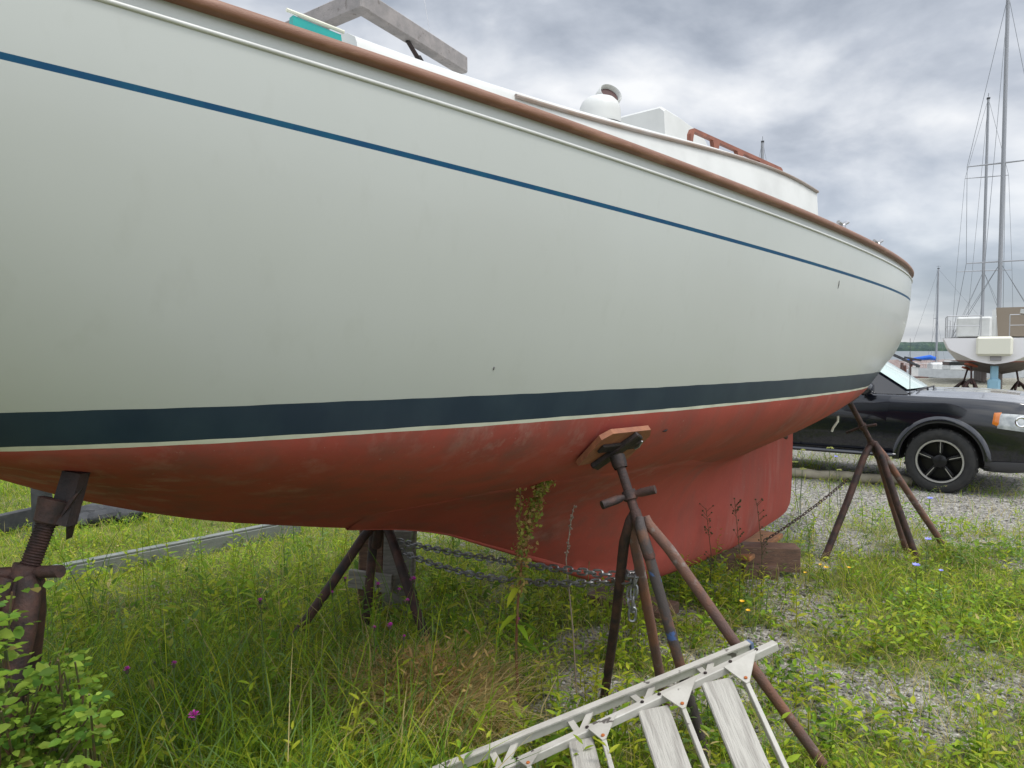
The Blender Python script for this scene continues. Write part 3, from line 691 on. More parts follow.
bo = body.modifiers.new('bool', 'BOOLEAN'); bo.object = cutter; bo.operation = 'DIFFERENCE'; bo.solver = 'EXACT'
cutter.parent = car
bpy.context.view_layer.update()
me2 = bpy.data.meshes.new_from_object(body.evaluated_get(bpy.context.evaluated_depsgraph_get())); body.modifiers.clear()
body.data = me2; bpy.data.objects.remove(cutter)
me2.polygons.foreach_set('use_smooth', [True]*len(me2.polygons)); me2.set_sharp_from_angle(angle=R(40)); me2.name = 'body'
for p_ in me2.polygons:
    if p_.normal.z > .88 and p_.center.z > .95: p_.material_index = 2  # upward faces take the paint with sky sheen in its colour
BV = BVHTree.FromPolygons([v.co for v in me2.vertices], [tuple(p.vertices) for p in me2.polygons])
def patch(name, corners, mats, parent, off=.005, nu=12, nv=6, axis=None, thick=True, mi=0):   # corners: 4 points in car space, rays towards axis point
    rows = []
    for i in range(nv+1):
        v = i/nv; r = []
        for k in range(nu+1):
            u = k/nu; p = (Vector(corners[0])*(1-u)+Vector(corners[1])*u)*(1-v)+(Vector(corners[3])*(1-u)+Vector(corners[2])*u)*v
            tgt = Vector(axis) if axis else Vector((p.x, 0, p.z)); d = (tgt-p); d.z *= 1; d.normalize()
            hit = BV.ray_cast(p-d*.5, d)
            q = hit[0] if hit[0] is not None else p; n = hit[1] if hit[0] is not None else -d
            if n.dot(d) > 0: n = -n
            e = off*(.15 if (i in (0, nv) or k in (0, nu)) else 1); r.append(q+n*(off+e*.6))
        rows.append(r)
    mb = MB(); mb.grid(rows)
    back = [[p*1 for p in r] for r in rows]
    return mb.build(name, mats, parent, smooth=60, local=True)
for s in (-1, 1):
    y = s*1.0
    dr = patch('door', [(-.18, y, .44), (.70, y, .44), (.80, y, 1.06), (-.18, y, 1.06)], CARP, car, .004)
    hmb = MB(); hmb.tube([(-.02, s*.905, .93), (.0, s*.935, .935), (.14, s*.935, .935), (.16, s*.905, .93)], .014, 8); hmb.build('handle', CARP, dr, local=True)
    dr = patch('door', [(-.95, y, .50), (-.20, y, .44), (-.20, y, 1.06), (-1.15, y, 1.06)], CARP, car, .004)
    hmb = MB(); hmb.tube([(-1.0, s*.905, .93), (-.98, s*.935, .935), (-.84, s*.935, .935), (-.82, s*.905, .93)], .014, 8); hmb.build('handle', CARP, dr, local=True)
    # headlamp wraps the corner, amber lens at its back end
    hl = patch('headlight', [(1.855, y*.98, .755), (2.30, s*.64, .70), (2.26, s*.66, .875), (1.875, y*.98, .93)], LAMPG, car, .012, 14, 8, axis=(1.6, 0, .78))
    patch('turn_signal', [(1.785, y, .80), (1.85, y, .77), (1.868, y, .925), (1.80, y, .918)], AMBER, hl, .010, 6, 6)
    for ax_ in ((1.98, .83), (2.13, .82)):
        hit = BV.ray_cast(Vector((ax_[0]+.35, s*1.15, ax_[1])), Vector((-.35, -s*.36, 0)).normalized())
        if hit[0] is not None:
            m_ = MB(); m_.lathe([(.030, .016), (.050, .022), (.060, .018), (.062, .008)], hit[0], frame(hit[1] if hit[1].dot(Vector((.5, s, 0))) > 0 else -hit[1]), 20); m_.build('lamp_reflector', CHROME, hl, local=True)
    fb = patch('fog_lamp', [(2.10, s*.86, .44), (2.32, s*.62, .42), (2.30, s*.62, .58), (2.12, s*.86, .58)], TRIMB, car, .004, 8, 8, axis=(1.5, 0, .5))
    c = BV.ray_cast(Vector((2.6, s*.80, .51)), Vector((-1, 0, 0)))[0]
    c = c if c is not None else Vector((2.12, s*.76, .51))
    m_ = MB(); m_.lathe([(.0, .022), (.045, .020), (.058, .028), (.068, .018), (.07, -.01)], c, frame(Vector((.75, s*.66, 0))), 22); m_.build('lamp_ring', CHROME, fb, local=True)
    # step bar, flares
    m_ = MB(); m_.tube([(.86, s*.90, .40), (.80, s*.925, .395), (-.80, s*.925, .395), (-.86, s*.90, .40)], [.03, .045, .045, .03], 12, sy=.6); m_.build('sill_bar', CARP, car, local=True)
    for X in (1.31, -1.31):
        m_ = MB(); rws = []
        for k in range(33):
            a = R(3)+R(180)*k/32; ca, sa = math.cos(a), math.sin(a)
            pr = [(.405, -.86), (.41, -.918), (.43, -.928), (.462, -.920), (.482, -.900), (.475, -.86)]
            rws.append([Vector((X+r*ca, s*-yy, .375+r*sa)) for r, yy in pr])
        m_.grid(rws); m_.build('wheel_arch_flare', CARP, car, smooth=50, local=True)
    # mirror
    m_ = MB(); m_.box((.56, s*1.0, 1.15), (.13, .22, .16), Matrix.Rotation(s*.2, 3, 'Z'), 0, .045); m_.tube([(.58, s*.86, 1.09), (.57, s*.93, 1.12)], .025, 8)
    mm = m_.build('mirror', CARP, car, smooth=60, local=True)
    m_ = MB(); m_.box((.493, s*1.005, 1.155), (.004, .17, .12), Matrix.Rotation(s*.2, 3, 'Z')); m_.build('mirror_glass', CHROME, mm, local=True)
# bumper skirt, grille, hood slots
g_ = MB(); g_.box((2.225, 0, .77), (.06, 1.0, .22), None, 0, .03); gr = g_.build('grille', TRIMB, car, local=True)
g_ = MB()
for z in (.70, .77, .84): g_.box((2.26, 0, z), (.025, .98, .028), None, 0, .006)
g_.build('grille_bars', CHROME, gr, local=True)
patch('bumper', [(1.80, -1.0, .27), (2.42, -.30, .27), (2.42, -.30, .40), (1.80, -1.0, .40)], mat('grey_bumper', (.05, .05, .055), .5), car, .008, 16, 6, axis=(1.3, 0, .35))
patch('bumper', [(1.80, 1.0, .27), (2.42, .30, .27), (2.42, .30, .40), (1.80, 1.0, .40)], MATS['grey_bumper'], car, .008, 16, 6, axis=(1.3, 0, .35))
# greenhouse
def gh(X, w, z): return (X, w, z)
W0 = [(.96, .79, 1.10), (.16, .635, 1.62), (-.15, .62, 1.675), (-.9, .61, 1.685), (-1.75, .60, 1.66), (-2.10, .74, 1.10)]
mb = MB()
rows = [[Vector((x+(.10 if i == 0 else .06 if i == 1 else 0)*(1-abs(q)**2), w*q, z+(.03 if 0 < i < 5 else .0)*(1-q*q))) for q in (-1, -.75, -.4, 0, .4, .75, 1)] for i, (x, w, z) in enumerate(W0)]
mb.grid(rows)
for s in (-1, 1):
    b0 = [(.96, .83), (.12, .85), (-.15, .85), (-.9, .85), (-1.75, .84), (-2.10, .78)]
    mb.grid([[Vector((x, s*w, z)) for x, w, z in W0], [Vector((x, s*(w2), 1.085)) for x, w2 in b0]])
mb.build('roof', CARP, car, smooth=35, local=True)
mb = MB(); rr_ = []
for i in range(7):
    t = .05+.9*i/6; r = []
    for k in range(13):
        q = (-1+2*k/12)*.93; a = Vector((W0[0][0]+.10*(1-q*q), W0[0][1]*q, W0[0][2])); b = Vector((W0[1][0]+.06*(1-q*q), W0[1][1]*q, W0[1][2]+.03*(1-q*q))); r.append(a+(b-a)*t+Vector((.010, 0, .014)))
    rr_.append(r)
mb.grid(rr_); mb.build('windshield', WSH, car, smooth=60, local=True)
for s in (-1, 1):
    for nm, q in (('side_window', [(.60, 1.11), (.08, 1.57), (-.20, 1.61), (-.20, 1.11)]), ('side_window', [(-.27, 1.11), (-.27, 1.61), (-.95, 1.615), (-.95, 1.11)]), ('side_window', [(-1.02, 1.11), (-1.02, 1.61), (-1.65, 1.59), (-1.90, 1.15)])):
        mb = MB(); vs = []
        for x, z in q:
            t = (z-1.085)/(1.66-1.085); w = .85+(.622-.85)*t; vs.append(Vector((x, s*(w+.012), z)))
        mb.prism(vs, (0, s*.004, 0)); mb.build(nm, GLASSD, car, smooth=None, local=True)
mb = MB(); mb.tube([(1.02, -.62, 1.125), (1.08, -.30, 1.14), (1.10, .05, 1.145)], .009, 6); mb.tube([(1.04, .62, 1.125), (1.09, .30, 1.14), (1.10, .12, 1.145)], .009, 6); mb.tube([(1.07, -.1, 1.12), (1.09, -.3, 1.14)], .012, 6); mb.build('wiper', TRIMB, car, local=True)
mb = MB(); mb.tube([(.98, -.80, 1.08), (.98, -.80, 1.12), (.97, -.80, 1.72)], [.012, .004, .0022], 6); mb.build('antenna', TRIMB, car, local=True)
for s in (-1, 1):
    mb = MB(); mb.tube([(.0, s*.56, 1.70), (-.1, s*.56, 1.735), (-1.5, s*.55, 1.735), (-1.6, s*.55, 1.69)], .017, 8); mb.build('roof_rack', TRIMB, car, local=True)
# wheels
def wheel(X, s, steer=0.):
    o = Vector((X, s*.80, .358)); rt = Matrix.Rotation(steer, 3, 'Z') @ Matrix.Rotation(-s*PI/2, 3, 'X')     # z axis points outwards
    mb = MB(); mb.lathe([(.245, -.11), (.31, -.118), (.345, -.10), (.358, -.06), (.358, .06), (.345, .10), (.31, .118), (.262, .112), (.24, .095)], o, rt, 48)
    for k in range(44):
        a = 2*PI*k/44; mb.box(o+rt @ Vector((.357*math.cos(a), .357*math.sin(a), .05*(1 if k % 2 else -1))), (.012, .026, .085), rt @ Matrix.Rotation(a, 3, 'Z'))
    ty = mb.build('wheel', TYRE, car, smooth=40, local=True)
    mb = MB(); mb.lathe([(.243, .098), (.243, .085), (.22, .03), (.21, -.05), (0, -.055)], o, rt, 40)
    for k in range(5):
        a = 2*PI*k/5+.3
        for da in (-.085, .085):
            rr2 = rt @ Matrix.Rotation(a+da, 3, 'Z'); mb.box(o+rr2 @ Vector((.135, 0, .062)), (.20, .030, .04), rr2, 0, .01)
    mb.lathe([(.07, .05), (.07, .088), (.05, .096), (0, .098)], o, rt, 20); mb.build('rim', RIMB, ty, smooth=40, local=True)
    mb = MB(); mb.lathe([(.243, .100), (.238, .112), (.222, .110), (.218, .095)], o, rt, 48)
    for k in range(5):
        a = 2*PI*k/5+.3; rr2 = rt @ Matrix.Rotation(a, 3, 'Z'); mb.box(o+rr2 @ Vector((.155, 0, .083)), (.12, .008, .006), rr2)
    mb.build('rim_edge', RIMS, ty, smooth=40, local=True)
for X in (1.31, -1.31):
    for s in (-1, 1): wheel(X, s, R(-3) if X > 0 else 0)
# ------------------------------------------------------------------ boats, shore and water behind
HULLB = mat('chalky_hull', (.70, .68, .65), .5, c2=(.60, .58, .56), scale=2)
TRANW = mat('transom_white', (.80, .79, .81), .4)
BOTT = mat('taupe_bottom', (.16, .13, .115), .8, c2=(.11, .09, .08), scale=3)
STRR = mat('red_line', (.34, .05, .035), .5)
TAN = mat('tan_canvas', (.20, .165, .125), .85)
FEND = mat('cream_fender', (.66, .65, .55), .6)
GREYP = mat('grey_plate', (.28, .27, .28), .6)
RUDB = mat('pale_blue_rudder', (.24, .42, .52), .6)
MASTM = mat('mast_grey', (.30, .31, .33), .5, .3)
WIRE = mat('rigging_wire', (.16, .17, .18), .5, .5)
def rigged_boat(root, masts, simple=False, cover=None, hullm=HULLB, botm=BOTT, z0=.76, L_=9.0, B=1.40, dk=1.92, wl=1.22):
    # local frame: x forward from the transom, z up from the ground
    ks = [0, .04, .1, .2, .35, .5, .65, .8, .9, .97, 1.0]
    bs = [.93, .96, .98, 1.0, 1.0, .97, .86, .62, .36, .12, .01]
    bt_ = [wl-.06, wl-.13, wl-.22, wl-.34, z0, z0, z0+.03, z0+.14, z0+.32, z0+.62, dk+.1]
    mb = MB(); V = []
    for q, b, c in zip(ks, bs, bt_):
        S = dk+.35*max(0, q-.35)**1.3; c = min(c, S-.02); x = q*L_; r = []
        zs_ = [S, S-.04, S-.3, (S+wl)/2, wl+.035, wl, wl-.1*(wl-c), wl-.35*(wl-c), wl-.7*(wl-c), c]
        for k, z in enumerate(zs_):
            z = max(z, c); t = (z-c)/(S-c); r.append((x, B*b*(max(0, 1-(1-t)**2.2)**(.55 if q > .15 else .72)), z))
        V.append(r)
    for s in (-1, 1):
        o = len(mb.v); n = len(V[0]); mb.v += [(x, s*b, z) for r in V for x, b, z in r]
        for i in range(len(V)-1):
            for k in range(n-1):
                mb.f.append((o+i*n+k, o+i*n+k+1, o+(i+1)*n+k+1, o+(i+1)*n+k)); mb.m.append(0 if k < 4 else 1 if k == 4 else 2)
    mb.build('hull', [hullm, STRR, botm], root, smooth=40, local=True, weld=.001)
    mb = MB(); r = V[0]; mb.add([(-.012-.15*(z-wl), b*.97, z) for x, b, z in r]+[(-.012-.15*(z-wl), -b*.97, z) for x, b, z in r[::-1]], [tuple(range(2*len(r)))])
    mb.add([(x, s*b, z) for s in (1, -1) for x, b, z in r] + [(-.012-.15*(z-wl), s*b*.97, z) for s in (1, -1) for x, b, z in r],
           [(k, k+1, 2*n+k+1, 2*n+k) for k in range(n-1)] + [(n+k, n+k+1, 3*n+k+1, 3*n+k) for k in range(n-1)])
    mb.build('transom', TRANW, root, smooth=None, local=True)
    mb = MB(); mb.grid([[(q*L_, s*B*b*.985, dk+.35*max(0, q-.35)**1.3+.006+.04*(1-s*s)) for s in (-1, -.5, 0, .5, 1)] for q, b in zip(ks, bs)]); mb.build('deck', WHITE, root, local=True)
    mb = MB(); rws = []
    for x, w, h in ((1.9, .95, .62), (2.3, .95, .66), (5.2, .80, .52), (6.3, .55, .12)): rws.append([(x, -w, dk), (x, -w*.93, dk+h*.8), (x, -w*.6, dk+h), (x, 0, dk+h+.05), (x, w*.6, dk+h), (x, w*.93, dk+h*.8), (x, w, dk)])
    mb.grid(rws); mb.add(rws[0], [tuple(range(7))]); mb.add(rws[-1], [tuple(range(7))]); cb = mb.build('cabin', WHITE, root, smooth=25, local=True)
    mb = MB()
    for s in (-1, 1): mb.tube([(2.7, s*.94, dk+.33), (3.3, s*.92, dk+.33), (4.3, s*.86, dk+.31)], .05, 8, sy=.4)
    mb.build('cabin_window', GLASSD, cb, local=True)
    for mi_, (x, top, r, sprs) in enumerate(masts):
        mb = MB(); base = dk+(.6 if mi_ == 0 else .05); mb.tube([(x, 0, base-.1), (x, 0, top*.6), (x, 0, top)], [r, r, r*.8], 10, sy=.75)
        ms = mb.build('mast', MASTM, root, local=True)
        for z, w in sprs:
            mb = MB(); mb.tube([(x-.12, -w, z-.02), (x, 0, z), (x-.12, w, z-.02)], [.018, .03, .018], 6); mb.build('spreader', MASTM, ms, local=True)
        mb = MB(); w0 = sprs[0][1] if sprs else .6
        for s in (-1, 1):
            pts = [(x, s*.02, top-.05)]+[(x-.12, s*w, z-.02) for z, w in sprs[::-1]]+[(x-.15, s*B*.93, dk+.02)]
            mb.tube(pts, .0075, 5); mb.tube([(x, s*.03, (sprs[0][0] if sprs else top*.6)-.1), (x+.5, s*B*.92, dk+.02)], .0075, 5)
            mb.tube([(x, s*.03, (sprs[0][0] if sprs else top*.6)-.1), (x-.6, s*B*.93, dk+.02)], .0075, 5)
        if mi_ == 0:
            mb.tube([(x, 0, top-.03), (L_-.1, 0, dk+.38)], .0075, 5); mb.tube([(x, 0, top-.03), (.0, .4, dk+.1)], .0075, 5)
        mb.tube([(x-.1, .05, top-.1), (x-.12, .06, dk+1.1)], .007, 5); mb.build('rigging', WIRE, ms, local=True)
        mb = MB(); mb.tube([(x, 0, top), (x, 0, top+.28)], .008, 5); mb.tube([(x-.15, 0, top+.2), (x+.18, 0, top+.2)], .008, 5); mb.box((x, 0, top+.03), (.16, .14, .06)); mb.build('masthead', DARK, ms, local=True)
        if cover:
            mb = MB(); mb.tube([(x-.1, 0, dk+1.0), (x-.5, 0, dk+1.13), (x-1.6, 0, dk+.98), (x-2.3, 0, dk+.86)], [.24, .28, .20, .10], 10, sy=.7); mb.build('sail_cover', cover, root, local=True)
            mb = MB(); mb.tube([(x-.05, 0, dk+.92), (x-2.9, 0, dk+.82)], .05, 8); mb.build('boom', MASTM, root, local=True)
    mb = MB()
    for s in (-1, 1):
        P = [(.08, s*.35, dk+.66), (.06, s*B*.86, dk+.66), (.7, s*B*.93, dk+.62), (1.15, s*B*.95, dk+.60)]
        mb.tube(P, .016, 6); mb.tube([(a, b, c-.30) for a, b, c in P], .012, 6)
        for a, b, c in P: mb.tube([(a, b, dk), (a, b, c)], .014, 6)
        for x in (2.6, 4.2, 5.8): mb.tube([(x, s*B*.94, dk), (x, s*B*.94, dk+.6)], .012, 6)
        mb.tube([(1.15, s*B*.95, dk+.6), (5.8, s*B*.94, dk+.62), (L_*.97, s*.15, dk+.8)], .006, 5)
    mb.build('pushpit_rail', STEEL, root, local=True)
# ketch behind the car
r2 = thing('sailboat', at(993, 400, 22).to_tuple()[:2]+(0,), 'white sailboat on stands behind the car, with tan canvas and pale blue rudder', 'sailboat', rz=R(56))
rigged_boat(r2, [(3.4, 12.85, .06, [(4.44, .95), (7.6, 1.0)])])
mb = MB(); mb.prism([(.9, -.05, 1.95), (.9, -.88, 1.95), (1.05, -1.0, 2.84), (1.05, .02, 2.84)], (.25, 0, 0)); mb.build('canvas_dodger', TAN, r2, smooth=None, local=True)
mb = MB(); mb.box((.95, .06, 2.35), (.1, .10, .85)); mb.box((.7, .55, 2.25), (.5, .9, .62), None, 0, .05); mb.build('cockpit_coaming', WHITE, r2, local=True)
mb = MB(); mb.box((-.21, 0, 1.68), (.14, .90, .56), None, 0, .06); mb.build('fender_board', FEND, r2, local=True)
mb = MB(); mb.box((-.10, -.04, 1.33), (.06, .28, .13), None, 0, .01); mb.build('vent_plate', GREYP, r2, local=True)
mb = MB(); mb.prism([(.30, -.02, 1.06), (.62, -.02, 1.0), (.80, -.02, .25), (.25, -.02, .25), (.18, -.02, .6)], (0, .05, 0)); mb.build('rudder', RUDB, r2, smooth=None, local=True) if False else None
mb = MB(); mb.box((.45, 0, .86), (.30, .20, .55), None, 0, .04); mb.box((.45, 0, .42), (.55, .32, .62), None, 0, .05); mb.build('rudder', RUDB, r2, smooth=40, local=True)
mb = MB(); mb.box((3.6, 0, .47), (3.4, .22, .9), None, 0, .06); mb.build('keel', BOTT, r2, smooth=40, local=True)
mb = MB(); mb.tube([(.05, -.72, 2.6), (.05, -.74, 2.72)], .14, 10); mb.tube([(.05, -.74, 2.5), (.06, -.95, 1.95)], .02, 6); mb.build('stern_lantern', WHITE, r2, smooth=40, local=True)
def small_stand(label, px, d, hz__, lean=(0, 0)):
    g = at(px, 392, d); ap = Vector((g.x+lean[0]*.6, g.y, hz__-.42)); hd = Vector((g.x+lean[0], g.y+lean[1], hz__))
    t, fr, ax = stand(label, ap, [Vector((g.x+.55*math.cos(a), g.y+.55*math.sin(a), 0)) for a in (.4, 2.0, 3.6, 5.2)], hd, (0, 0, -1), .035, (DRUST,), .028, group='jack stands under the white boat with the blue rudder')
    mb = MB(); mb.box(hd, (.30, .22, .06), Matrix.Rotation(lean[0]*1.2, 3, 'Y'), 0, .01); mb.build('pad', mat('orange_pad', (.30, .07, .03), .7), t)
small_stand('brown jack stand with orange pad, left of the pale blue rudder', 966, 22.6, 1.12, (.25, .2))
small_stand('dark jack stand further back, leftmost under the boat with the blue rudder', 958, 25.2, .95, (.3, 0))
small_stand('dark jack stand right of the pale blue rudder', 1022, 23.6, 1.0, (-.2, 0))
# mast top over the cabin: a sloop on the hard farther off
r4 = thing('sailboat', at(756, 392, 33).to_tuple()[:2]+(0,), 'distant sloop whose thin masthead shows above the white cabin', 'sailboat', rz=R(70))
rigged_boat(r4, [(3.4, 11.3, .09, [(6.2, .7), (8.8, .5)])])
mb = MB(); mb.box((3.6, 0, .42), (2.6, .22, .84), None, 0, .06); mb.build('keel', BOTT, r4, smooth=40, local=True)
r5 = thing('sailboat', at(992, 392, 34).to_tuple()[:2]+(0,), 'sloop behind the boat with the blue rudder, showing its shorter thin mast', 'sailboat', rz=R(66))
rigged_boat(r5, [(3.4, 13.6, .068, [(5.4, 1.15), (9.9, .9)])])
mb = MB(); mb.box((3.6, 0, .42), (2.6, .22, .84), None, 0, .06); mb.build('keel', BOTT, r5, smooth=40, local=True)
# moored sloop with the blue sail cover
BLUEC = mat('blue_cover', (.005, .10, .50), .7)
SEA = -.85
r3 = thing('sailboat', at(905, 374, 66).to_tuple()[:2]+(SEA-1.30,), 'moored white sloop with a bright blue sail cover on its boom', 'sailboat', rz=R(-16))
rigged_boat(r3, [(2.4, 10.6, .10, [(6.4, .7)])], cover=BLUEC, hullm=WHITE)
mb = MB(); mb.box((3.6, 0, .75), (2.0, .2, .6), None, 0, .06); mb.build('keel', BOTT, r3, smooth=40, local=True)
def launch(label, loc, rz, L_=6.5):
    t = thing('motor_launch', loc, label, 'motorboat', 'small white boats afloat', rz=rz); mb = MB(); rws = []
    for q, b, c in ((0, .85, -.2), (.3, 1, -.25), (.6, .9, -.2), (.85, .5, 0), (1, .03, .5)): rws.append([(q*L_, -b*1.1, .75+.3*q*q), (q*L_, -b*.95, .1+.3*q*q), (q*L_, 0, c), (q*L_, b*.95, .1+.3*q*q), (q*L_, b*1.1, .75+.3*q*q)])
    mb.grid(rws); mb.add(rws[0], [tuple(range(5))]); mb.grid([[r[0], r[4]] for r in rws]); mb.build('hull', WHITE, t, smooth=40, local=True)
    mb = MB(); mb.box((L_*.5, 0, 1.2), (L_*.33, 1.3, .75), None, 0, .1); mb.box((L_*.45, 0, 1.65), (L_*.38, 1.5, .06)); cb = mb.build('wheelhouse', WHITE, t, smooth=40, local=True)
    mb = MB(); mb.box((L_*.5, 0, 1.36), (L_*.335, 1.32, .26)); mb.build('wheelhouse_window', GLASSD, cb, local=True)
launch('small white motorboat afloat between the far stands and the pale blue rudder', at(974, 378, 60).to_tuple()[:2]+(SEA,), R(12))
launch('second small white motorboat afloat at the right edge, partly behind the pale blue rudder', at(1008, 378, 57).to_tuple()[:2]+(SEA,), R(170))
launch('white motorboat afloat just right of the blue sail cover', at(957, 376, 74).to_tuple()[:2]+(SEA,), R(8))
# rusty dock hoist
g = at(908, 372, 50); g.z = -.9
dk_ = thing('dock_hoist', g.to_tuple(), 'rusty brown dock hoist with a slanted dark arm at the shore', 'hoist')
DOCKR = mat('dock_rust', (.13, .055, .04), .8, c2=(.07, .05, .045), scale=3)
for dx, dy, h in ((-.5, 0, 1.6), (.35, .2, 1.9), (.5, 1.2, 1.4), (-.4, 1.2, 1.3), (.9, .4, .9)):
    mb = MB(); mb.beam(g+Vector((dx, dy, -.6)), g+Vector((dx*.8, dy, h)), .14, .14, (0, 1, 0)); mb.build('post', DOCKR, dk_)
mb = MB(); mb.beam(g+Vector((-1.0, .1, 2.15)), g+Vector((.8, .1, 1.35)), .12, .16); mb.beam(g+Vector((-.2, .1, 1.95)), g+Vector((.9, .1, 1.75)), .1, .12); mb.build('arm', DARK, dk_)
mb = MB(); mb.beam(g+Vector((-.7, .5, .62)), g+Vector((1.2, .5, .62)), 1.6, .12); mb.build('platform', DOCKR, dk_)
mb = MB(); mb.box(g+Vector((.5, .3, 1.0)), (.5, .4, .7), None, 0, .05); mb.build('winch_housing', WHITE, dk_)
# breakwater of dark reddish stone
mb = MB(); rws = []; rr_ = random.Random(4)
for i in range(200):
    x = -40+i*1.5; prof_ = [(-4, -1.6), (-2.6, -.6), (-1.2, .05), (0, .30), (1.2, .1), (3, -1.6)]
    rws.append([(x+rr_.uniform(-.5, .5), 88+a+rr_.uniform(-.4, .4)+x*.06, z+rr_.uniform(-.22, .22)) for a, z in prof_])
mb.grid([[Vector(q) for q in r] for r in rws])
tag(mb.build('breakwater', mat('breakwater_stone', (.17, .125, .115), .9, c2=(.25, .21, .195), scale=.8, c3=(.10, .08, .075), scale3=2.2, bump=.6, bscale=3), smooth=None), 'low breakwater of reddish grey stone across the bay', 'breakwater')
# low wooded shore across the water
mb = MB(); rws = []; rr_ = random.Random(9); h = 8.
for i in range(900):
    x = -300+i*2.6; h = 8.6+1.2*math.sin(x*.004+1)+.8*math.sin(x*.013); rws.append([(x, 900, -3), (x, 902, 2.5+rr_.uniform(-1, .6)), (x, 906, h*.75+rr_.uniform(-1.2, 1.2)), (x, 912, h+rr_.uniform(-1.1, 1.0)), (x, 930, h+1.0+rr_.uniform(-.5, .5)), (x, 1000, h)])
mb.grid([[Vector(q) for q in r] for r in rws])
hill = mb.build('hill', mat('wooded_shore', (.050, .085, .060), .95, c2=(.030, .052, .052), scale=.06, stretch=(1, 1, 1.2), c3=(.075, .115, .055), scale3=.15), smooth=None); tag(hill, kind='structure')
# sea
m = bpy.data.materials.new('sea_water'); nt, N, L = nodes(m); b = N['Principled BSDF']; b.inputs['Base Color'].default_value = (.10, .12, .13, 1); b.inputs['Roughness'].default_value = .28
n = N.new('ShaderNodeTexNoise'); n.inputs['Scale'].default_value = .6; n.inputs['Detail'].default_value = 4; tc = N.new('ShaderNodeTexCoord'); L.new(tc.outputs['Object'], n.inputs['Vector'])
bpn = N.new('ShaderNodeBump'); bpn.inputs['Strength'].default_value = .5; bpn.inputs['Distance'].default_value = .3; L.new(n.outputs['Fac'], bpn.inputs['Height']); L.new(bpn.outputs[0], b.inputs['Normal'])
mb = MB(); mb.add([(-6000, 30, SEA), (6000, 30, SEA), (6000, 9000, SEA), (-6000, 9000, SEA)], [(0, 1, 2, 3)]); tag(mb.build('sea', m, smooth=None), kind='structure')
# ------------------------------------------------------------------ ground
def sstep(a, b, x): t = np.clip((x-a)/(b-a), 0, 1); return t*t*(3-2*t)
def dens(x, y):
    x = np.asarray(x, float); y = np.asarray(y, float)
    left = sstep(.30, -.45, x-.12*(y-3)*0)
    n = .55*vnoise(x*1.25+3, y*1.25+1, 3)+.3*vnoise(x*2.9, y*2.9, 4)+.15*vnoise(x*7, y*7, 5)
    right = .24+.76*sstep(.35, .54, n)
    gap = .6*np.exp(-(((x-.22)/.36)**2+((y-3.75)/.40)**2))           # bare stony soil in front of the keel
    right = right*(1-.55*sstep(6.2, 7.4, y)*sstep(1.6, 2.6, x))
    right = right*(1-.75*np.exp(-(((x-1.8)/.40)**2+((y-4.75)/.75)**2)))*(1-.75*np.exp(-(((x-2.25)/.55)**2+((y-3.45)/.38)**2)))*(1-.8*np.exp(-(((x-4.6)/1.7)**2+((y-7.4)/.9)**2)))
    l = left*(.75+.25*sstep(.3, .55, n))
    far = sstep(5.5, 7.5, y)*sstep(-2.6, -.8, x)                   # gravel beyond the far stand
    l = l*(1-.55*far)
    return np.clip(np.maximum(l, right*(1-left)+left*.3)*(1-.7*gap), 0, 1)
def axis(a, b, step, lo, hi): 
    m = list(np.arange(a, b+1e-6, step)); pre = []; v = a; st_ = step
    while v > lo: st_ *= 1.35; v -= st_; pre.append(v)
    v = m[-1]; st_ = step; post = []
    while v < hi: st_ *= 1.35; v += st_; post.append(v)
    return np.array(pre[::-1]+m+post)
gx = axis(-8, 10, .08, -2500, 2500); gy = axis(0, 12, .08, -400, 30)
gy = np.concatenate([gy[gy < 42], [42, 46, 52, 60]])
X_, Y_ = np.meshgrid(gx, gy); Z_ = .02*(vnoise(X_*1.1, Y_*1.1, 8)-.5)+.014*(vnoise(X_*4, Y_*4, 9)-.5)
Z_ = np.where((np.abs(X_) < 12) & (Y_ < 14), Z_, 0); Z_ = Z_+np.interp(Y_, [42, 46, 52, 60], [0, -.5, -1.6, -3.])
nx_, ny_ = len(gx), len(gy); I = np.arange(nx_*ny_).reshape(ny_, nx_)
Q = np.stack([I[:-1, :-1], I[:-1, 1:], I[1:, 1:], I[1:, :-1]], -1).reshape(-1, 4)
dn = dens(X_, Y_); dn = np.where((np.abs(X_) < 14) & (Y_ < 14), dn, .25+.25*vnoise(X_*.3, Y_*.3, 2))
gm = bpy.data.materials.new('gravel_and_soil'); nt, N, L = nodes(gm); b = N['Principled BSDF']; b.inputs['Roughness'].default_value = .9; b.inputs['Specular IOR Level'].default_value = .2
tc = N.new('ShaderNodeTexCoord')
def vor(scale):
    v = N.new('ShaderNodeTexVoronoi'); v.inputs['Scale'].default_value = scale; L.new(tc.outputs['Object'], v.inputs['Vector']); return v
def cramp(src, stops):
    r = N.new('ShaderNodeValToRGB'); e = r.color_ramp.elements
    while len(e) < len(stops): e.new(.5)
    for q, (p, c) in zip(e, stops): q.position = p; q.color = rgba(c)
    L.new(src, r.inputs['Fac']); return r.outputs['Color']
def mixc(fac, a, c):
    x = N.new('ShaderNodeMix'); x.data_type = 'RGBA'
    if isinstance(fac, float): x.inputs['Factor'].default_value = fac
    else: L.new(fac, x.inputs['Factor'])
    L.new(a, x.inputs[6]); L.new(c, x.inputs[7]); return x.outputs[2]
v1, v2 = vor(38), vor(85)
sep = N.new('ShaderNodeSeparateColor'); L.new(v1.outputs['Color'], sep.inputs[0]); sep2 = N.new('ShaderNodeSeparateColor'); L.new(v2.outputs['Color'], sep2.inputs[0])
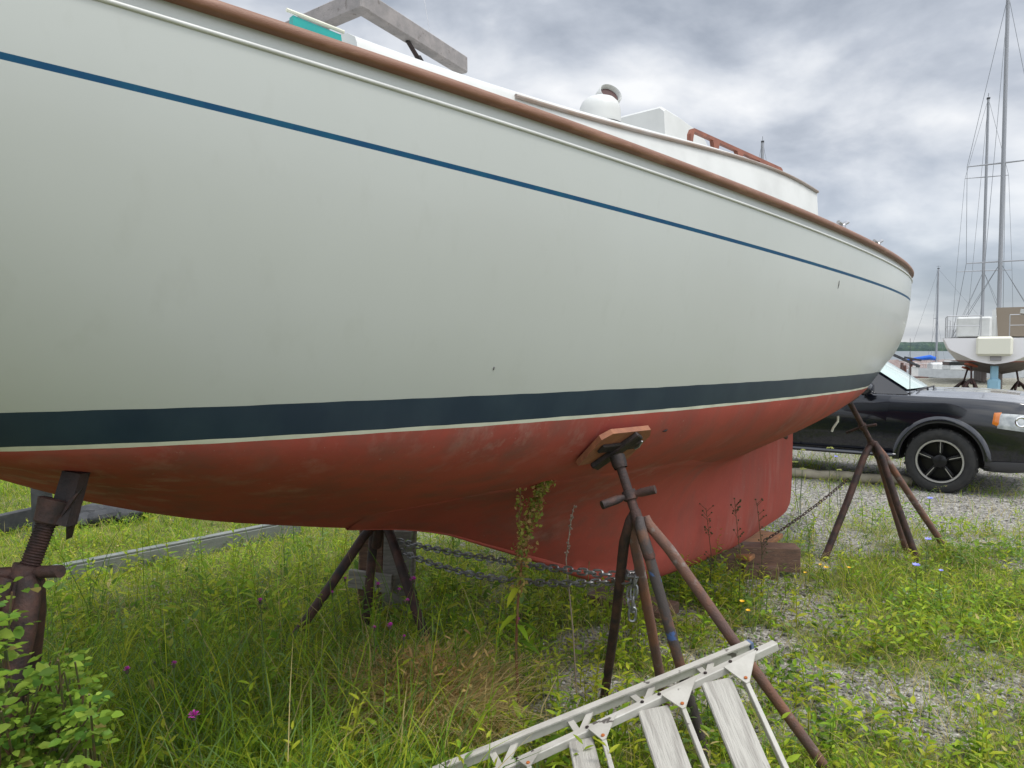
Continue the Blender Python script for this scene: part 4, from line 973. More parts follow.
st_ = [(0, (.05, .047, .042)), (.35, (.16, .152, .135)), (.7, (.30, .285, .255)), (1, (.52, .50, .46))]
gcol = mixc(.5, cramp(sep.outputs[0], st_), cramp(sep2.outputs[1], st_))
nz = N.new('ShaderNodeTexNoise'); nz.inputs['Scale'].default_value = 9; nz.inputs['Detail'].default_value = 7; L.new(tc.outputs['Object'], nz.inputs['Vector'])
soil = cramp(nz.outputs['Fac'], [(.3, (.075, .075, .026)), (.5, (.13, .14, .04)), (.62, (.17, .18, .05)), (.8, (.22, .19, .10))])
at_ = N.new('ShaderNodeAttribute'); at_.attribute_name = 'Col'
mm_ = N.new('ShaderNodeMath'); mm_.operation = 'ADD'; L.new(at_.outputs['Fac'], mm_.inputs[0]); nm2 = N.new('ShaderNodeMath'); nm2.operation = 'MULTIPLY_ADD'; nm2.inputs[1].default_value = .9; nm2.inputs[2].default_value = -.5
L.new(nz.outputs['Fac'], nm2.inputs[0]); L.new(nm2.outputs[0], mm_.inputs[1])
mr = N.new('ShaderNodeMapRange'); mr.inputs['From Min'].default_value = .25; mr.inputs['From Max'].default_value = .72; L.new(mm_.outputs[0], mr.inputs['Value'])
L.new(mixc(mr.outputs[0], gcol, soil), b.inputs['Base Color'])
bm_ = N.new('ShaderNodeBump'); bm_.inputs['Strength'].default_value = .9; bm_.inputs['Distance'].default_value = .015; bm_.invert = True; L.new(v1.outputs['Distance'], bm_.inputs['Height']); L.new(bm_.outputs[0], b.inputs['Normal'])
gr_ = mesh_np('ground', np.stack([X_, Y_, Z_], -1).reshape(-1, 3), None, Q, np.repeat(dn.reshape(-1, 1), 3, 1), gm); tag(gr_, kind='structure')
gr_.data.polygons.foreach_set('use_smooth', [True]*len(gr_.data.polygons))
def gz_at(x, y): return .02*(vnoise(x*1.1, y*1.1, 8)-.5)+.014*(vnoise(x*4, y*4, 9)-.5)
# sampling inside the picture's wedge (a little wider than the frame)
def samp(n, y0, y1, p=1.35, x0=-.92, x1=.94):
    u = rng.random(n); q = 2-p; y = (y0**q+u*(y1**q-y0**q))**(1/q); x = y*(x0+(x1-x0)*rng.random(n)); return x, y
# loose stones
n = 26000; x, y = samp(n, 2.4, 10.5, 1.5, -.5, .94); k = rng.random(n) > dens(x, y)*.9; x, y = x[k], y[k]; n = len(x)
oct_ = np.array([(1,0,0), (.3,.9,.1), (-.8,.6,0), (-.9,-.5,.1), (.2,-1,0), (0.1,.1,.75), (-.3,-.1,-.5)], float)
T_ = np.array([(0,1,5), (1,2,5), (2,3,5), (3,4,5), (4,0,5), (1,0,6), (2,1,6), (3,2,6), (4,3,6), (0,4,6)])
sz = .004+.010*rng.random(n)**2.2; a = rng.random(n)*2*PI; V = oct_[None]*(1+.35*(rng.random((n, 7, 3))-.5))*sz[:, None, None]
ca, sa = np.cos(a)[:, None], np.sin(a)[:, None]; V = np.stack([V[..., 0]*ca-V[..., 1]*sa+x[:, None], V[..., 0]*sa+V[..., 1]*ca+y[:, None], V[..., 2]+(gz_at(x, y)+sz*.25)[:, None]], -1)
g_ = .08+.42*rng.random(n)**1.5; cl = np.stack([g_*1.03, g_, g_*.95], -1); cl = np.repeat(cl[:, None], 7, 1)
sm = vcol_mat('stone', 0., .85)
o = mesh_np('gravel', V.reshape(-1, 3), (T_[None]+7*np.arange(n)[:, None, None]).reshape(-1, 3), None, cl.reshape(-1, 3), sm); tag(o, 'loose grey gravel stones between the weeds', 'gravel', kind='stuff')

# ------------------------------------------------------------------ grass and weeds
PAL = np.array([(.22, .36, .028), (.40, .44, .04), (.12, .225, .025), (.50, .42, .18), (.19, .30, .09), (.31, .42, .034)])
def blades(x, y, h, w, lean, colr, z=None):
    n = len(x); a = rng.random(n)*2*PI; d = np.stack([np.cos(a), np.sin(a)], -1); l = lean*h
    f = rng.random(n)*2*PI; s = np.stack([np.cos(f), np.sin(f)], -1)*w[:, None]
    z = gz_at(x, y)-.01 if z is None else z; V = np.zeros((n, 7, 3)); P = np.stack([x, y], -1)
    for i, (t, ww) in enumerate(((0, .7), (.4, 1), (.75, .7))):
        c = P+d*(l*t**2)[:, None]; zz = z+h*(t-.18*np.minimum(lean, 1.2)*t*t)
        V[:, 2*i, :2] = c-s*ww*.5; V[:, 2*i+1, :2] = c+s*ww*.5; V[:, 2*i, 2] = V[:, 2*i+1, 2] = zz
    V[:, 6, :2] = P+d*l[:, None]; V[:, 6, 2] = z+h*(1-.25*np.minimum(lean, 1.6)); 
    o = 7*np.arange(n)[:, None]
    q = np.concatenate([o+[0, 1, 3, 2], o+[2, 3, 5, 4]]); t = o+[4, 5, 6]
    return V.reshape(-1, 3), t, q, np.repeat(colr[:, None], 7, 1).reshape(-1, 3)
class Acc:
    def __init__(s): s.V = []; s.T = []; s.Q = []; s.C = []; s.n = 0
    def add(s, V, T, Q, C):
        s.V.append(V); s.C.append(C)
        if T is not None and len(T): s.T.append(np.asarray(T)+s.n)
        if Q is not None and len(Q): s.Q.append(np.asarray(Q)+s.n)
        s.n += len(V)
    def build(s, name, m): return mesh_np(name, np.concatenate(s.V), np.concatenate(s.T) if s.T else None, np.concatenate(s.Q) if s.Q else None, np.concatenate(s.C), m)
def pick(n, w, x=None, y=None):
    w = np.array(w, float); i = rng.choice(len(PAL), n, p=w/w.sum()); c = PAL[i]*(.75+.5*rng.random((n, 1)))
    if x is not None: c = c*(.75+.5*vnoise(x*2.2, y*2.2, 21))[:, None]
    return c
GM = vcol_mat('grass_blade', .55, .5)
acc = Acc()
n = 170000; x, y = samp(n, 1.5, 12, 1.35); dd = dens(x, y); k = rng.random(n) < dd; x, y, dd = x[k], y[k], dd[k]; n = len(x)
tall = sstep(.15, -.5, x)*sstep(4.6, 2.6, y)
cl_ = vnoise(x*3.1, y*3.1, 31)
h = (.035+.10*rng.random(n)*(.5+cl_))*(1-tall)+tall*(.10+.34*rng.random(n)**1.3*(.45+.9*cl_)); h *= np.where(y > 5, 1.15, 1)
w = np.clip(.0022+.0028*rng.random(n)+.0006*np.maximum(y-3, 0), .002, .009)
pk = np.where((x < -.2)[:, None], pick(n, [4, 3.4, 2, .7, 1.6, 2.2], x, y), pick(n, [3, 3, 1.8, 1.5, 1.2, 2], x, y))
acc.add(*blades(x, y, h, w, .35+.9*rng.random(n), pk))
# taller arching blades in the near left tussocks
n = 2600; x, y = samp(n, 1.5, 3.5, 1.2, -.72, -.06); acc.add(*blades(x, y, .28+.30*rng.random(n), .004+.0035*rng.random(n), .35+.8*rng.random(n)**1.5, pick(n, [3, 1.5, 2, .3, 4, 2])))
# straw-coloured dead blades everywhere
n = 9000; x, y = samp(n, 1.8, 8, 1.3); acc.add(*blades(x, y, .05+.16*rng.random(n), .002+.002*rng.random(n), .5+1.1*rng.random(n), pick(n, [0, .4, 0, 3, 0, 0])))
# thin seeding stalks
n = 170; x, y = samp(n, 2.0, 5.2, 1.2, -.62, -.02); h = .40+.40*rng.random(n); c = pick(n, [1, .6, 2, .8, 1, 0]); a = Acc()
acc.add(*blades(x, y, h, np.full(n, .0042), .10+.25*rng.random(n), c))
grass = acc.build('grass', GM); tag(grass, 'dense green and straw grass growing round the stands and through the gravel', 'grass', kind='stuff')
# leaves: folded, pointed oval blades
def leaves(base, d, nrm, L_, W_, colr, curl=.25):
    d = d/np.linalg.norm(d, axis=1, keepdims=True); s = np.cross(d, nrm); s /= np.maximum(np.linalg.norm(s, axis=1, keepdims=True), 1e-6); u = np.cross(s, d)
    L_ = L_[:, None]; W_ = W_[:, None]; P = lambda t, b, up: base+d*L_*t+s*W_*b+u*(up*W_-curl*L_*t*t)
    V = np.stack([P(0, 0, 0), P(.35, 0, -.05), P(.72, 0, -.05), P(1, 0, 0), P(.30, .5, .12), P(.68, .40, .10), P(.30, -.5, .12), P(.68, -.40, .10)], 1)
    T = np.array([(0,1,4), (1,2,5), (1,5,4), (2,3,5), (0,6,1), (1,7,2), (1,6,7), (2,7,3)]); n = len(base)
    return V.reshape(-1, 3), (T[None]+8*np.arange(n)[:, None, None]).reshape(-1, 3), None, np.repeat(colr[:, None], 8, 1).reshape(-1, 3)
LM = vcol_mat('weed_leaf', .48, .45)
acc = Acc()
def clump(cx, cy, nl, L0, L1, hgt, rad, pal, up=.5, asp=.38):
    n = len(cx)*nl; cx = np.repeat(cx, nl); cy = np.repeat(cy, nl); a = rng.random(n)*2*PI; r = rad*np.sqrt(rng.random(n)); e = up*(.3+1.2*rng.random(n))
    L_ = L0+(L1-L0)*rng.random(n); b = np.stack([cx+r*np.cos(a), cy+r*np.sin(a), gz_at(cx, cy)+hgt*rng.random(n)], -1)
    d = np.stack([np.cos(a), np.sin(a), e], -1); nn = np.tile([0, 0, 1.], (n, 1))+.25*rng.standard_normal((n, 3))
    acc.add(*leaves(b, d, nn, L_, L_*asp*(.7+.6*rng.random(n)), pal(n, cx, cy)))
def cands(n, y0, y1, x0, x1, pw=1.0, pp=1.35):
    x, y = samp(n, y0, y1, pp, x0, x1); k = rng.random(n) < dens(x, y)**pw; return x[k], y[k]
P1 = lambda n, x, y: pick(n, [3, 3, 2, .25, 1, 3], x, y)
P2 = lambda n, x, y: pick(n, [1, 4, .3, .4, .3, 3], x, y)
P3 = lambda n, x, y: pick(n, [2, .6, 3.5, 0, 2.5, 1], x, y)
x, y = cands(2600, 2.0, 10, -.9, .92); clump(x, y, 9, .018, .045, .07, .06, P1)
x, y = cands(900, 2.6, 10, -.9, .92); clump(x, y, 12, .012, .03, .11, .06, P2, .9)
x, y = cands(420, 2.3, 6, -.1, .82); clump(x, y, 10, .03, .06, .05, .07, P3, .45, .45)
x, y = cands(300, 2.2, 5, -.7, .05); clump(x, y, 10, .04, .09, .20, .06, P1, 1.0, .30)
x, y = samp(34, 2.9, 4.3, 1.2, -.16, .03); clump(x, y, 8, .05, .11, .06, .04, P1, 1.2, .30)           # dock leaves
for px, py, q in ((700, 566, 16), (745, 612, 20), (660, 600, 16), (720, 590, 14), (860, 648, 18), (920, 640, 26), (960, 560, 22), (1005, 560, 22), (925, 610, 18), (800, 690, 24), (985, 640, 18), (900, 520, 14), (955, 535, 20), (1000, 610, 20), (870, 740, 18)):
    g = gnd(px, py); x = g.x+.12*rng.standard_normal(q); y = g.y+.12*rng.standard_normal(q); clump(x, y, 9, .02, .06, .14, .05, P1 if rng.random() < .6 else P3, .8)
# upright leafy weeds, stem and alternate leaves
def upright(x, y, h):
    global acc
    for xx, yy, hh in zip(x, y, h):
        b_ = np.array([xx, yy, float(gz_at(np.array(xx), np.array(yy)))]); ln_ = rng.normal(0, .12, 2)*hh; nl = int(7+hh*28); t = np.linspace(.12, 1, nl); a = np.arange(nl)*2.4+rng.random()*6
        P = b_+np.stack([ln_[0]*t**2, ln_[1]*t**2, hh*t], -1); d = np.stack([np.cos(a), np.sin(a), .35+.5*t], -1); c = pick(1, [3, 3.5, 1.2, .15, 1, 3])[0]
        L_ = (.035+.03*rng.random(nl))*(1.15-.6*t)*(1+.6*hh); acc.add(*leaves(P, d, np.tile([0, 0, 1.], (nl, 1))+.3*rng.standard_normal((nl, 3)), L_, L_*(.26+.1*rng.random()), c*(.8+.4*rng.random((nl, 1))), .3))
        w = np.array([.003, 0, 0]); top_ = b_+np.array([ln_[0], ln_[1], hh]); m_ = (b_+top_)/2-np.array([ln_[0], ln_[1], 0])*.25
        acc.add(np.array([b_-w, b_+w, m_+w*.8, m_-w*.8, top_]), [(3, 2, 4)], [(0, 1, 2, 3)], np.repeat((c*.7)[None], 5, 0))
x, y = cands(520, 2.1, 6.0, -.74, .30); upright(x, y, .14+.30*rng.random(len(x))**1.4)
x, y = cands(420, 2.6, 7.5, .0, .82); upright(x, y, .10+.22*rng.random(len(x))**1.6)
for px, py, q in ((640, 610, 10), (690, 600, 12), (600, 625, 12), (735, 600, 10), (800, 540, 8), (470, 650, 14), (540, 620, 12), (560, 700, 8), (455, 590, 14)):
    g = gnd(px, py); upright(g.x+.10*rng.standard_normal(q), g.y+.12*rng.standard_normal(q), .10+.20*rng.random(q))
weeds = acc.build('weeds', LM); tag(weeds, 'low broad-leaved weeds spreading over the gravel and soil', 'weeds', kind='stuff')

# rose bush, lower left corner
rb = thing('rose_bush', (-1.15, 1.75, 0), 'leafy bright green bush in the lower left corner in front of the threaded stand', 'bush')
acc = Acc(); B0 = []; Dd = []
mbS = MB(); rr_ = random.Random(5)
tips = []
for i in range(96):
    px = rr_.uniform(-40, 92); py = rr_.uniform(655, 800) if rr_.random() < .93 else rr_.uniform(590, 640)
    if px > 60: py = max(py, 668+(px-60)*.9)
    if px < 42 and py >= 645: py = max(py, 712-(px if px > 0 else 0)*.6)
    if py < 645: px = rr_.uniform(-40, 0)
    d = rr_.uniform(1.45, 1.95); tips.append(at(px, py, d))
for px, py in ((12, 592), (0, 612), (-12, 590), (75, 662), (64, 672), (84, 688)): tips.append(at(px, py, 1.62))
for tp in tips:
    bs_ = Vector((-1.2+rr_.uniform(-.2, .25), 1.75+rr_.uniform(-.15, .2), -.01)); mid_ = (bs_+tp)/2+Vector((rr_.uniform(-.05, .05), 0, .12))
    mbS.tube([bs_, mid_, tp], [.005, .004, .002], 5)
    for j in range(5):                          # compound leaves along the upper stem
        t = 1-.11*j; p = tp*t+mid_*(1-t) if j else tp; an = rr_.uniform(0, 2*PI); dr = Vector((math.cos(an), math.sin(an), rr_.uniform(-.1, .5))).normalized(); L_ = rr_.uniform(.04, .07)
        sd = dr.cross(Vector((0, 0, 1))).normalized()
        for q, sgn in ((1., 0), (.72, 1), (.72, -1), (.40, 1), (.40, -1)):
            B0.append(p+dr*L_*q); Dd.append((dr*(.9 if sgn == 0 else .45)+sd*sgn*.9+Vector((0, 0, rr_.uniform(-.25, .15)))))
B0 = np.array([tuple(v) for v in B0]); Dd = np.array([tuple(v) for v in Dd]); n = len(B0)
cb = np.array([(.19, .30, .036), (.13, .24, .034), (.26, .36, .055), (.08, .17, .03)])[rng.choice(4, n, p=[.4, .3, .2, .1])]*(.65+.6*rng.random((n, 1)))
cb[rng.random(n) < .012] = (.22, .19, .06)
nn = np.tile([0, -.25, 1.], (n, 1))+.35*rng.standard_normal((n, 3)); Lf = .013+.022*rng.random(n)**1.2
acc.add(*leaves(B0, Dd, nn, Lf, Lf*(.62+.12*rng.random(n)), cb, .12))
fo = acc.build('foliage', LM); fo.parent = rb; fo.data.transform(Matrix.Translation(-rb.location))
mbS.build('stems', mat('rose_stem', (.05, .07, .02), .6, c2=(.12, .06, .035), scale=30), rb)

# tall dock with a seeding head in front of the keel
STEMR = mat('dock_stem', (.17, .055, .03), .6, c2=(.13, .10, .04), scale=12)
dk2 = thing('dock_plant', gnd(519, 722).to_tuple(), 'tall dock weed with a reddish stem and seeding head rising against the red hull', 'weed')
dpt = [gnd(519, 722), at(516, 650, 3.24), at(518, 600, 3.22), at(523, 545, 3.2), at(538, 497, 3.18), at(553, 464, 3.17)]
mb = MB(); mb.tube(dpt, [.007, .006, .0055, .005, .004, .002], 8); mb.tube([at(522, 560, 3.2), at(519, 520, 3.17), at(521, 486, 3.16)], [.004, .003, .002], 6); mb.build('stem', STEMR, dk2)
acc = Acc(); pts = []
def along(P, t): i = min(int(t*(len(P)-1)), len(P)-2); f = t*(len(P)-1)-i; return P[i]+(P[i+1]-P[i])*f
for i in range(900):
    t = .42+.58*rr_.random()**.8; wd = .020*(.35+abs(math.sin(t*19)))*(1.2-.6*t); p = along(dpt, t); pts.append(p+Vector((rr_.gauss(0, wd), rr_.gauss(0, wd), rr_.gauss(0, .012))))
for i in range(70): t = rr_.random(); p = along([at(521, 540, 3.17), at(519, 515, 3.17), at(521, 484, 3.16)], t); pts.append(p+Vector((rr_.gauss(0, .007), rr_.gauss(0, .007), 0)))
pts = np.array([tuple(p) for p in pts]); n = len(pts); dv = rng.standard_normal((n, 3)); dv[:, 2] -= .5
cc = np.array([(.34, .34, .07), (.44, .30, .12), (.20, .25, .05), (.34, .18, .08)])[rng.choice(4, n, p=[.4, .25, .25, .1])]
acc.add(*leaves(pts, dv, rng.standard_normal((n, 3)), .012+.010*rng.random(n), .011+.006*rng.random(n), cc)); o = acc.build('seed_head', LM); o.parent = dk2; o.data.transform(Matrix.Translation(-dk2.location))
acc = Acc(); n = 26; b_ = np.array([tuple(along(dpt, rr_.uniform(.05, .55))) for _ in range(n)]); dv = rng.standard_normal((n, 3)); dv[:, 2] = rng.uniform(-.5, .6, n)
Lf = .06+.07*rng.random(n); acc.add(*leaves(b_, dv, np.tile([0, 0, 1.], (n, 1)), Lf, Lf*.26, pick(n, [3, 2, 2, 0, 0, 2]), .35)); o = acc.build('leaves', LM); o.parent = dk2; o.data.transform(Matrix.Translation(-dk2.location))
# thin dead stalk
mb = MB(); P = [gnd(577, 702), at(573, 630, 3.38), at(566, 560, 3.36), at(571, 520, 3.35), at(574, 506, 3.35)]; mb.tube(P, [.004, .0035, .003, .003, .002], 6)
for i in range(46): t = rr_.uniform(.3, 1); p = along(P, t); mb.box(p+Vector((rr_.gauss(0, .004), rr_.gauss(0, .004), 0)), (.006, .006, .007), Matrix.Rotation(rr_.uniform(0, 3), 3, 'X'))
tag(mb.build('dead_stalk', mat('dead_stalk', (.22, .17, .13), .9)), 'thin pale dead stalk standing against the red keel', 'weed')
# clump of dry bracken-like straw
acc = Acc(); g = gnd(424, 735); n = 2200; x = g.x+.14*rng.standard_normal(n); y = g.y+.11*rng.standard_normal(n)
acc.add(*blades(x, y, .14+.30*rng.random(n), .003+.003*rng.random(n), .6+1.1*rng.random(n), np.array([(.56, .43, .19), (.44, .32, .14), (.66, .54, .28)])[rng.choice(3, n)]))
n = 800; b_ = np.stack([g.x+.13*rng.standard_normal(n), g.y+.1*rng.standard_normal(n), .05+.30*rng.random(n)], -1); dv = rng.standard_normal((n, 3)); dv[:, 2] -= .4
acc.add(*leaves(b_, dv, rng.standard_normal((n, 3)), .025+.03*rng.random(n), .006+.006*rng.random(n), np.array([(.58, .40, .16), (.42, .27, .11)])[rng.choice(2, n)], .4))
o = acc.build('dry_clump', GM); tag(o, 'dry straw brown clump of dead fronds in front of the far jack stand', 'dry plant')
# flowering plants, one object each
PURP = mat('knapweed_purple', (.62, .06, .46), .6, c2=(.48, .04, .36), scale=200)
STG = mat('flower_stem', (.07, .11, .03), .6)
BULB = mat('flower_bulb', (.06, .05, .03), .8)
YEL = mat('yellow_petal', (.75, .45, .01), .6); BLU = mat('chicory_petal', (.25, .27, .72), .6); UMB = mat('umbel_pale', (.42, .44, .12), .7)
def flower_head(kind, p, r):
    mb = MB(); m = PURP
    if kind == 'knapweed':
        for i in range(34):
            a = rr_.uniform(0, 2*PI); e = rr_.uniform(.15, 1.4); d = Vector((math.cos(a)*math.cos(e), math.sin(a)*math.cos(e), math.sin(e))); s_ = d.cross(Vector((.3, .2, 1))).normalized()*r*.16
            mb.add([p+d*r*.25-s_*.5, p+d*r*.25+s_*.5, p+d*r+s_, p+d*r-s_], [(0, 1, 2, 3)])
    elif kind in ('yellow', 'chicory'):
        m = YEL if kind == 'yellow' else BLU; nn_ = 9
        for i in range(nn_):
            a = 2*PI*i/nn_; d = Vector((math.cos(a), math.sin(a)-.35, .55)).normalized(); s_ = d.cross(Vector((0, -.5, 1))).normalized()*r*.30
            mb.add([p, p+d*r*.6+s_, p+d*r, p+d*r*.6-s_], [(0, 1, 2, 3)])
    else:
        m = UMB
        for i in range(26):
            a = rr_.uniform(0, 2*PI); q = r*math.sqrt(rr_.random()); c = p+Vector((q*math.cos(a), q*math.sin(a), r*.25*(1-(q/r)**2)+rr_.uniform(-.003, .003))); mb.box(c, (r*.3, r*.3, r*.15), Matrix.Rotation(rr_.uniform(0, 3), 3, 'Z'))
    return mb, m
def plant(name, kind, px, py, z, r, label, group):
    d = (EYE-z)*F/(py-YH); p = at(px, py, d); b_ = Vector((p.x+rr_.uniform(-.06, .06), p.y+rr_.uniform(-.03, .06), -.01))
    t = thing(name, (b_.x, b_.y, 0), label, 'flower', group)
    mid_ = (p+b_)/2+Vector((rr_.uniform(-.02, .02), rr_.uniform(-.02, .02), 0)); mb = MB(); mb.tube([b_, mid_, p], [.0026, .0022, .0018], 5)
    for i in range(4):
        q = b_+(p-b_)*rr_.uniform(.1, .8); a = rr_.uniform(0, 6.28); dd_ = Vector((math.cos(a), math.sin(a), .5))*.05; s_ = Vector((-math.sin(a), math.cos(a), 0))*.004
        mb.add([q, q+dd_*.5+s_, q+dd_, q+dd_*.5-s_], [(0, 1, 2, 3)])
    mb.build('stem', STG, t, recalc=False)
    m_, mt = flower_head(kind, p, r); fh = m_.build('flower_head', mt, t, smooth=None, recalc=False)
    if kind == 'knapweed':
        m_ = MB(); m_.lathe([(0, -.016), (r*.42, -.012), (r*.5, -.003), (r*.3, .004), (0, .005)], p, None, 8); m_.build('bulb', BULB, fh)
KN_ = [(194, 716, .50, .018, 'pink purple knapweed flower lowest in the grass at the left foreground'), (127, 670, .48, .014, 'purple knapweed beside the leafy bush, leftmost of the purple flowers'), (174, 664, .48, .012, 'small purple knapweed in the grass right of the leftmost one'),
 (260, 601, .42, .015, 'purple knapweed in the open grass left of the far stand'), (374, 628, .44, .012, 'dark purple knapweed low between the far stand legs'), (390, 626, .44, .016, 'pink knapweed low beside the dry straw clump'), (413, 580, .44, .02, 'largest bright pink knapweed right beside the far stand leg'),
 (378, 585, .40, .016, 'purple knapweed in front of the weathered cross board'), (407, 601, .40, .014, 'pink knapweed below the largest pink one'), (345, 579, .38, .012, 'small purple knapweed left of the cross board'), (332, 593, .38, .013, 'dark purple knapweed beside the left leg of the far stand'),
 (399, 590, .40, .012, 'small purple knapweed between cross board and far stand leg'), (404, 637, .42, .010, 'tiny lilac knapweed above the dry straw clump'), (518, 620, .40, .013, 'purple knapweed at the foot of the tall dock weed'), (590, 549, .50, .011, 'lone small purple knapweed against the red keel')]
for px, py, z, r, lb in KN_: plant('knapweed', 'knapweed', px, py, z, r, lb, 'purple knapweed flowers in the grass')
for px, py, r, lb in ((826, 568, .020, 'largest yellow flower on the gravel left of the right stand'), (820, 565, .013, 'small yellow flower touching the largest yellow one'), (805, 573, .013, 'greenish yellow flower nearest the dark timber block'), (849, 568, .015, 'orange yellow flower right of the largest yellow one'),
    (742, 602, .018, 'yellow flower near the rusty leg of the padded stand'), (748, 611, .016, 'lower yellow flower near the rusty leg of the padded stand')): plant('yellow_flower', 'yellow', px, py, .16, r, lb, 'yellow flowers on the gravel')
for px, py, r, lb in ((928, 540, .026, 'blue chicory flower behind the legs of the right stand'), (916, 566, .028, 'largest blue chicory flower in front of the right stand'), (941, 571, .016, 'small blue chicory right of the largest chicory'), (930, 499, .030, 'blue chicory flower in front of the car wheel'), (836, 457, .022, 'blue chicory high against the car sill')):
    plant('chicory', 'chicory', px, py, .28 if py > 480 else .55, r, lb, 'blue chicory flowers')
for px, py, r, z, lb in ((830, 448, .03, .66, 'tallest pale umbel weed against the black car'), (803, 450, .026, .62, 'pale umbel weed beside the after edge of the keel'), (795, 462, .028, .55, 'pale umbel weed touching the keel edge in view, lower one'), (803, 469, .03, .50, 'lowest pale umbel weed by the keel'), (839, 470, .022, .5, 'small pale umbel weed between keel and right stand')):
    plant('umbel_weed', 'umbel', px, py, z, r, lb, 'pale umbel weeds by the keel')
# thistle-like dark sprigs in front of the keel
for px, py0, py1, lb in ((757, 503, 600, 'dark sprigged weed in front of the keel after part'), (706, 508, 600, 'dark sprigged weed in front of the middle of the keel, left one'), (735, 505, 610, 'branching dark weed in front of the keel between two others')):
    b_ = gnd(px+4, py1); mb = MB(); tp = at(px, py0, b_.y); P = [b_, (b_+tp)/2+Vector((.02, 0, 0)), tp]; mb.tube(P, [.003, .0025, .0015], 5)
    for i in range(26):
        t = rr_.uniform(.2, 1); q = along(P, t); a = rr_.uniform(0, 6.28); d_ = Vector((math.cos(a), math.sin(a)*.5, .9)).normalized()*rr_.uniform(.02, .06); mb.tube([q, q+d_], [.0015, .001], 4); mb.box(q+d_, (.008, .008, .008), Matrix.Rotation(a, 3, 'Z'))
    tag(mb.build('sprig_weed', mat('sprig_dark', (.05, .06, .02), .8, c2=(.07, .045, .02), scale=30)), lb, 'weed', 'dark sprig weeds by the keel')
# pale log on the gravel beside the car
g0, g1 = gnd(788, 478), gnd(912, 487); mb = MB(); P = [g0+(g1-g0)*(i/8)+Vector((0, 0, .07+.012*math.sin(i*2.1))) for i in range(9)]; mb.tube(P, [.055, .06, .058, .06, .055, .06, .055, .06, .05], 12)
tag(mb.build('pale_log', mat('pale_log', (.36, .32, .24), .85, c2=(.26, .23, .17), scale=6, bump=.4), smooth=50), 'pale grey log lying on the gravel along the near side of the car', 'log')
# ------------------------------------------------------------------ sky, sun, output
SUN_EL, SUN_AZ = R(66), Vector((.85, -.52, 0)).normalized()        # sun high behind the photographer's right shoulder
w = bpy.data.worlds.new('World'); sc.world = w; w.use_nodes = True; nt = w.node_tree; N = nt.nodes; L = nt.links; bg = N['Background']; bg.inputs['Strength'].default_value = .10
sky = N.new('ShaderNodeTexSky'); sky.sky_type = 'NISHITA'; sky.sun_disc = False; sky.sun_elevation = SUN_EL; sky.sun_rotation = math.atan2(SUN_AZ.x, SUN_AZ.y); sky.altitude = 5; sky.dust_density = 1.5
tc = N.new('ShaderNodeTexCoord'); sp_ = N.new('ShaderNodeSeparateXYZ'); L.new(tc.outputs['Generated'], sp_.inputs[0])
def M_(op, a, b=None, c=None):
    n = N.new('ShaderNodeMath'); n.operation = op
    for i, v in enumerate((a, b, c)):
        if v is None: continue
        if isinstance(v, (int, float)): n.inputs[i].default_value = v
        else: L.new(v, n.inputs[i])
    return n.outputs[0]
zc_ = M_('MAXIMUM', sp_.outputs['Z'], 0.0); den = M_('ADD', zc_, .22)
cx = M_('DIVIDE', sp_.outputs['X'], den); cy = M_('DIVIDE', sp_.outputs['Y'], den)
cb_ = N.new('ShaderNodeCombineXYZ'); L.new(cx, cb_.inputs[0]); L.new(cy, cb_.inputs[1])
mp = N.new('ShaderNodeMapping'); mp.inputs['Rotation'].default_value = (0, 0, R(-32)); mp.inputs['Scale'].default_value = (1.05, 1.35, 1); mp.inputs['Location'].default_value = (2.3, .7, 0); L.new(cb_.outputs[0], mp.inputs[0])
nz = N.new('ShaderNodeTexNoise'); nz.inputs['Scale'].default_value = 1.15; nz.inputs['Detail'].default_value = 6; nz.inputs['Roughness'].default_value = .50; nz.inputs['Distortion'].default_value = .25; L.new(mp.outputs[0], nz.inputs['Vector'])
nz2 = N.new('ShaderNodeTexNoise'); nz2.inputs['Scale'].default_value = 4.2; nz2.inputs['Detail'].default_value = 6; nz2.inputs['Roughness'].default_value = .54; nz2.inputs['Distortion'].default_value = .2; mp2 = N.new('ShaderNodeMapping'); mp2.inputs['Scale'].default_value = (1, 1, 1.9); mp2.inputs['Rotation'].default_value = (0, R(14), 0); L.new(tc.outputs['Generated'], mp2.inputs[0]); L.new(mp2.outputs[0], nz2.inputs['Vector'])
f = M_('ADD', M_('MULTIPLY', nz.outputs['Fac'], .42), M_('MULTIPLY', nz2.outputs['Fac'], .58))
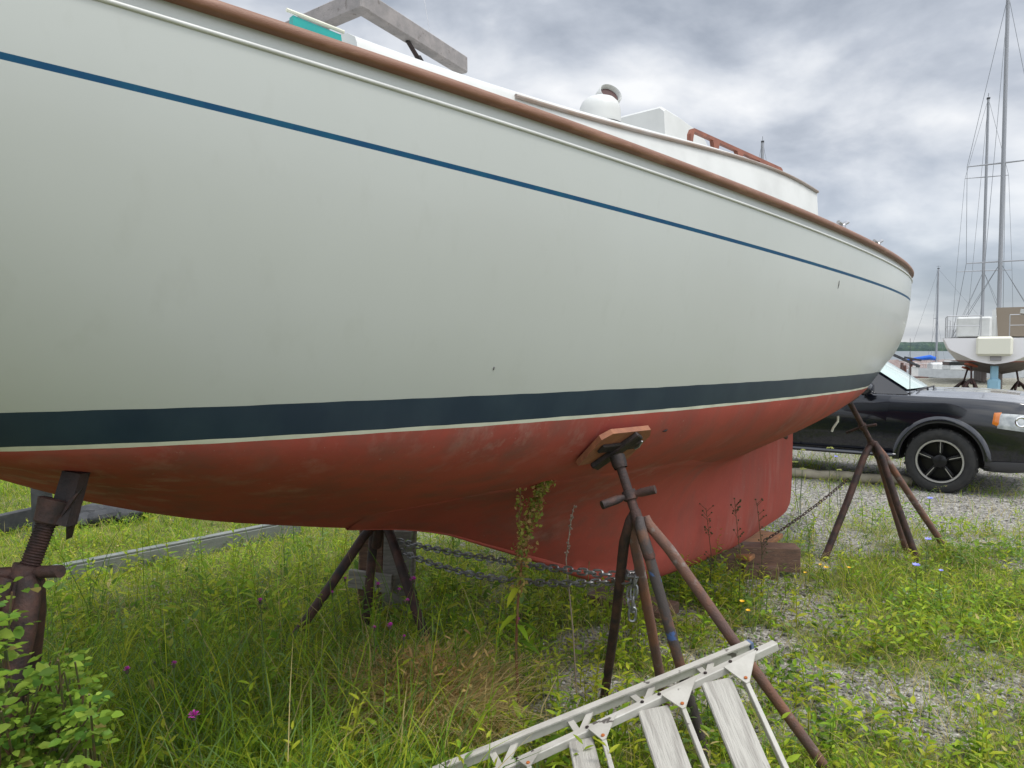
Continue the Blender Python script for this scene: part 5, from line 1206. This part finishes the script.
cr = N.new('ShaderNodeValToRGB'); e = cr.color_ramp.elements; st_ = [(.38, (.36, .40, .47)), (.455, (.50, .54, .61)), (.525, (.69, .72, .77)), (.61, (.90, .91, .925))]
while len(e) < 4: e.new(.5)
for q, (p, c) in zip(e, st_): q.position = p; q.color = rgba(c)
L.new(f, cr.inputs['Fac'])
sv = N.new('ShaderNodeVectorMath'); sv.operation = 'DOT_PRODUCT'; L.new(tc.outputs['Generated'], sv.inputs[0]); sv.inputs[1].default_value = Vector((.20, -.45, .85)).normalized()
gl = N.new('ShaderNodeMapRange'); gl.inputs['From Min'].default_value = .1; gl.inputs['From Max'].default_value = .95; gl.inputs['To Min'].default_value = 7.6; gl.inputs['To Max'].default_value = 21; L.new(sv.outputs['Value'], gl.inputs['Value'])
vm = N.new('ShaderNodeVectorMath'); vm.operation = 'SCALE'; L.new(cr.outputs['Color'], vm.inputs[0]); L.new(gl.outputs[0], vm.inputs['Scale'])
# thinner cover low down lets some blue through
cov = N.new('ShaderNodeMapRange'); cov.inputs['From Min'].default_value = .0; cov.inputs['From Max'].default_value = .25; cov.inputs['To Min'].default_value = .70; cov.inputs['To Max'].default_value = .96; L.new(sp_.outputs['Z'], cov.inputs['Value'])
mx = N.new('ShaderNodeMix'); mx.data_type = 'RGBA'; L.new(cov.outputs[0], mx.inputs['Factor']); L.new(sky.outputs[0], mx.inputs[6]); L.new(vm.outputs[0], mx.inputs[7]); L.new(mx.outputs[2], bg.inputs['Color'])
sd = bpy.data.lights.new('sun', 'SUN'); sd.energy = 1.5; sd.angle = R(14); sd.color = (1, .96, .90); so = bpy.data.objects.new('sun', sd); COL.objects.link(so)
so.rotation_euler = Vector((SUN_AZ.x*math.cos(SUN_EL), SUN_AZ.y*math.cos(SUN_EL), math.sin(SUN_EL))).to_track_quat('Z', 'Y').to_euler(); so.location = (4, -3, 8)
sc.view_settings.view_transform = 'Standard'; sc.view_settings.look = 'None'; sc.view_settings.exposure = .55; sc.view_settings.gamma = 1
sc.render.engine = 'CYCLES'; sc.cycles.use_denoising = True; sc.cycles.max_bounces = 6; sc.cycles.transparent_max_bounces = 4
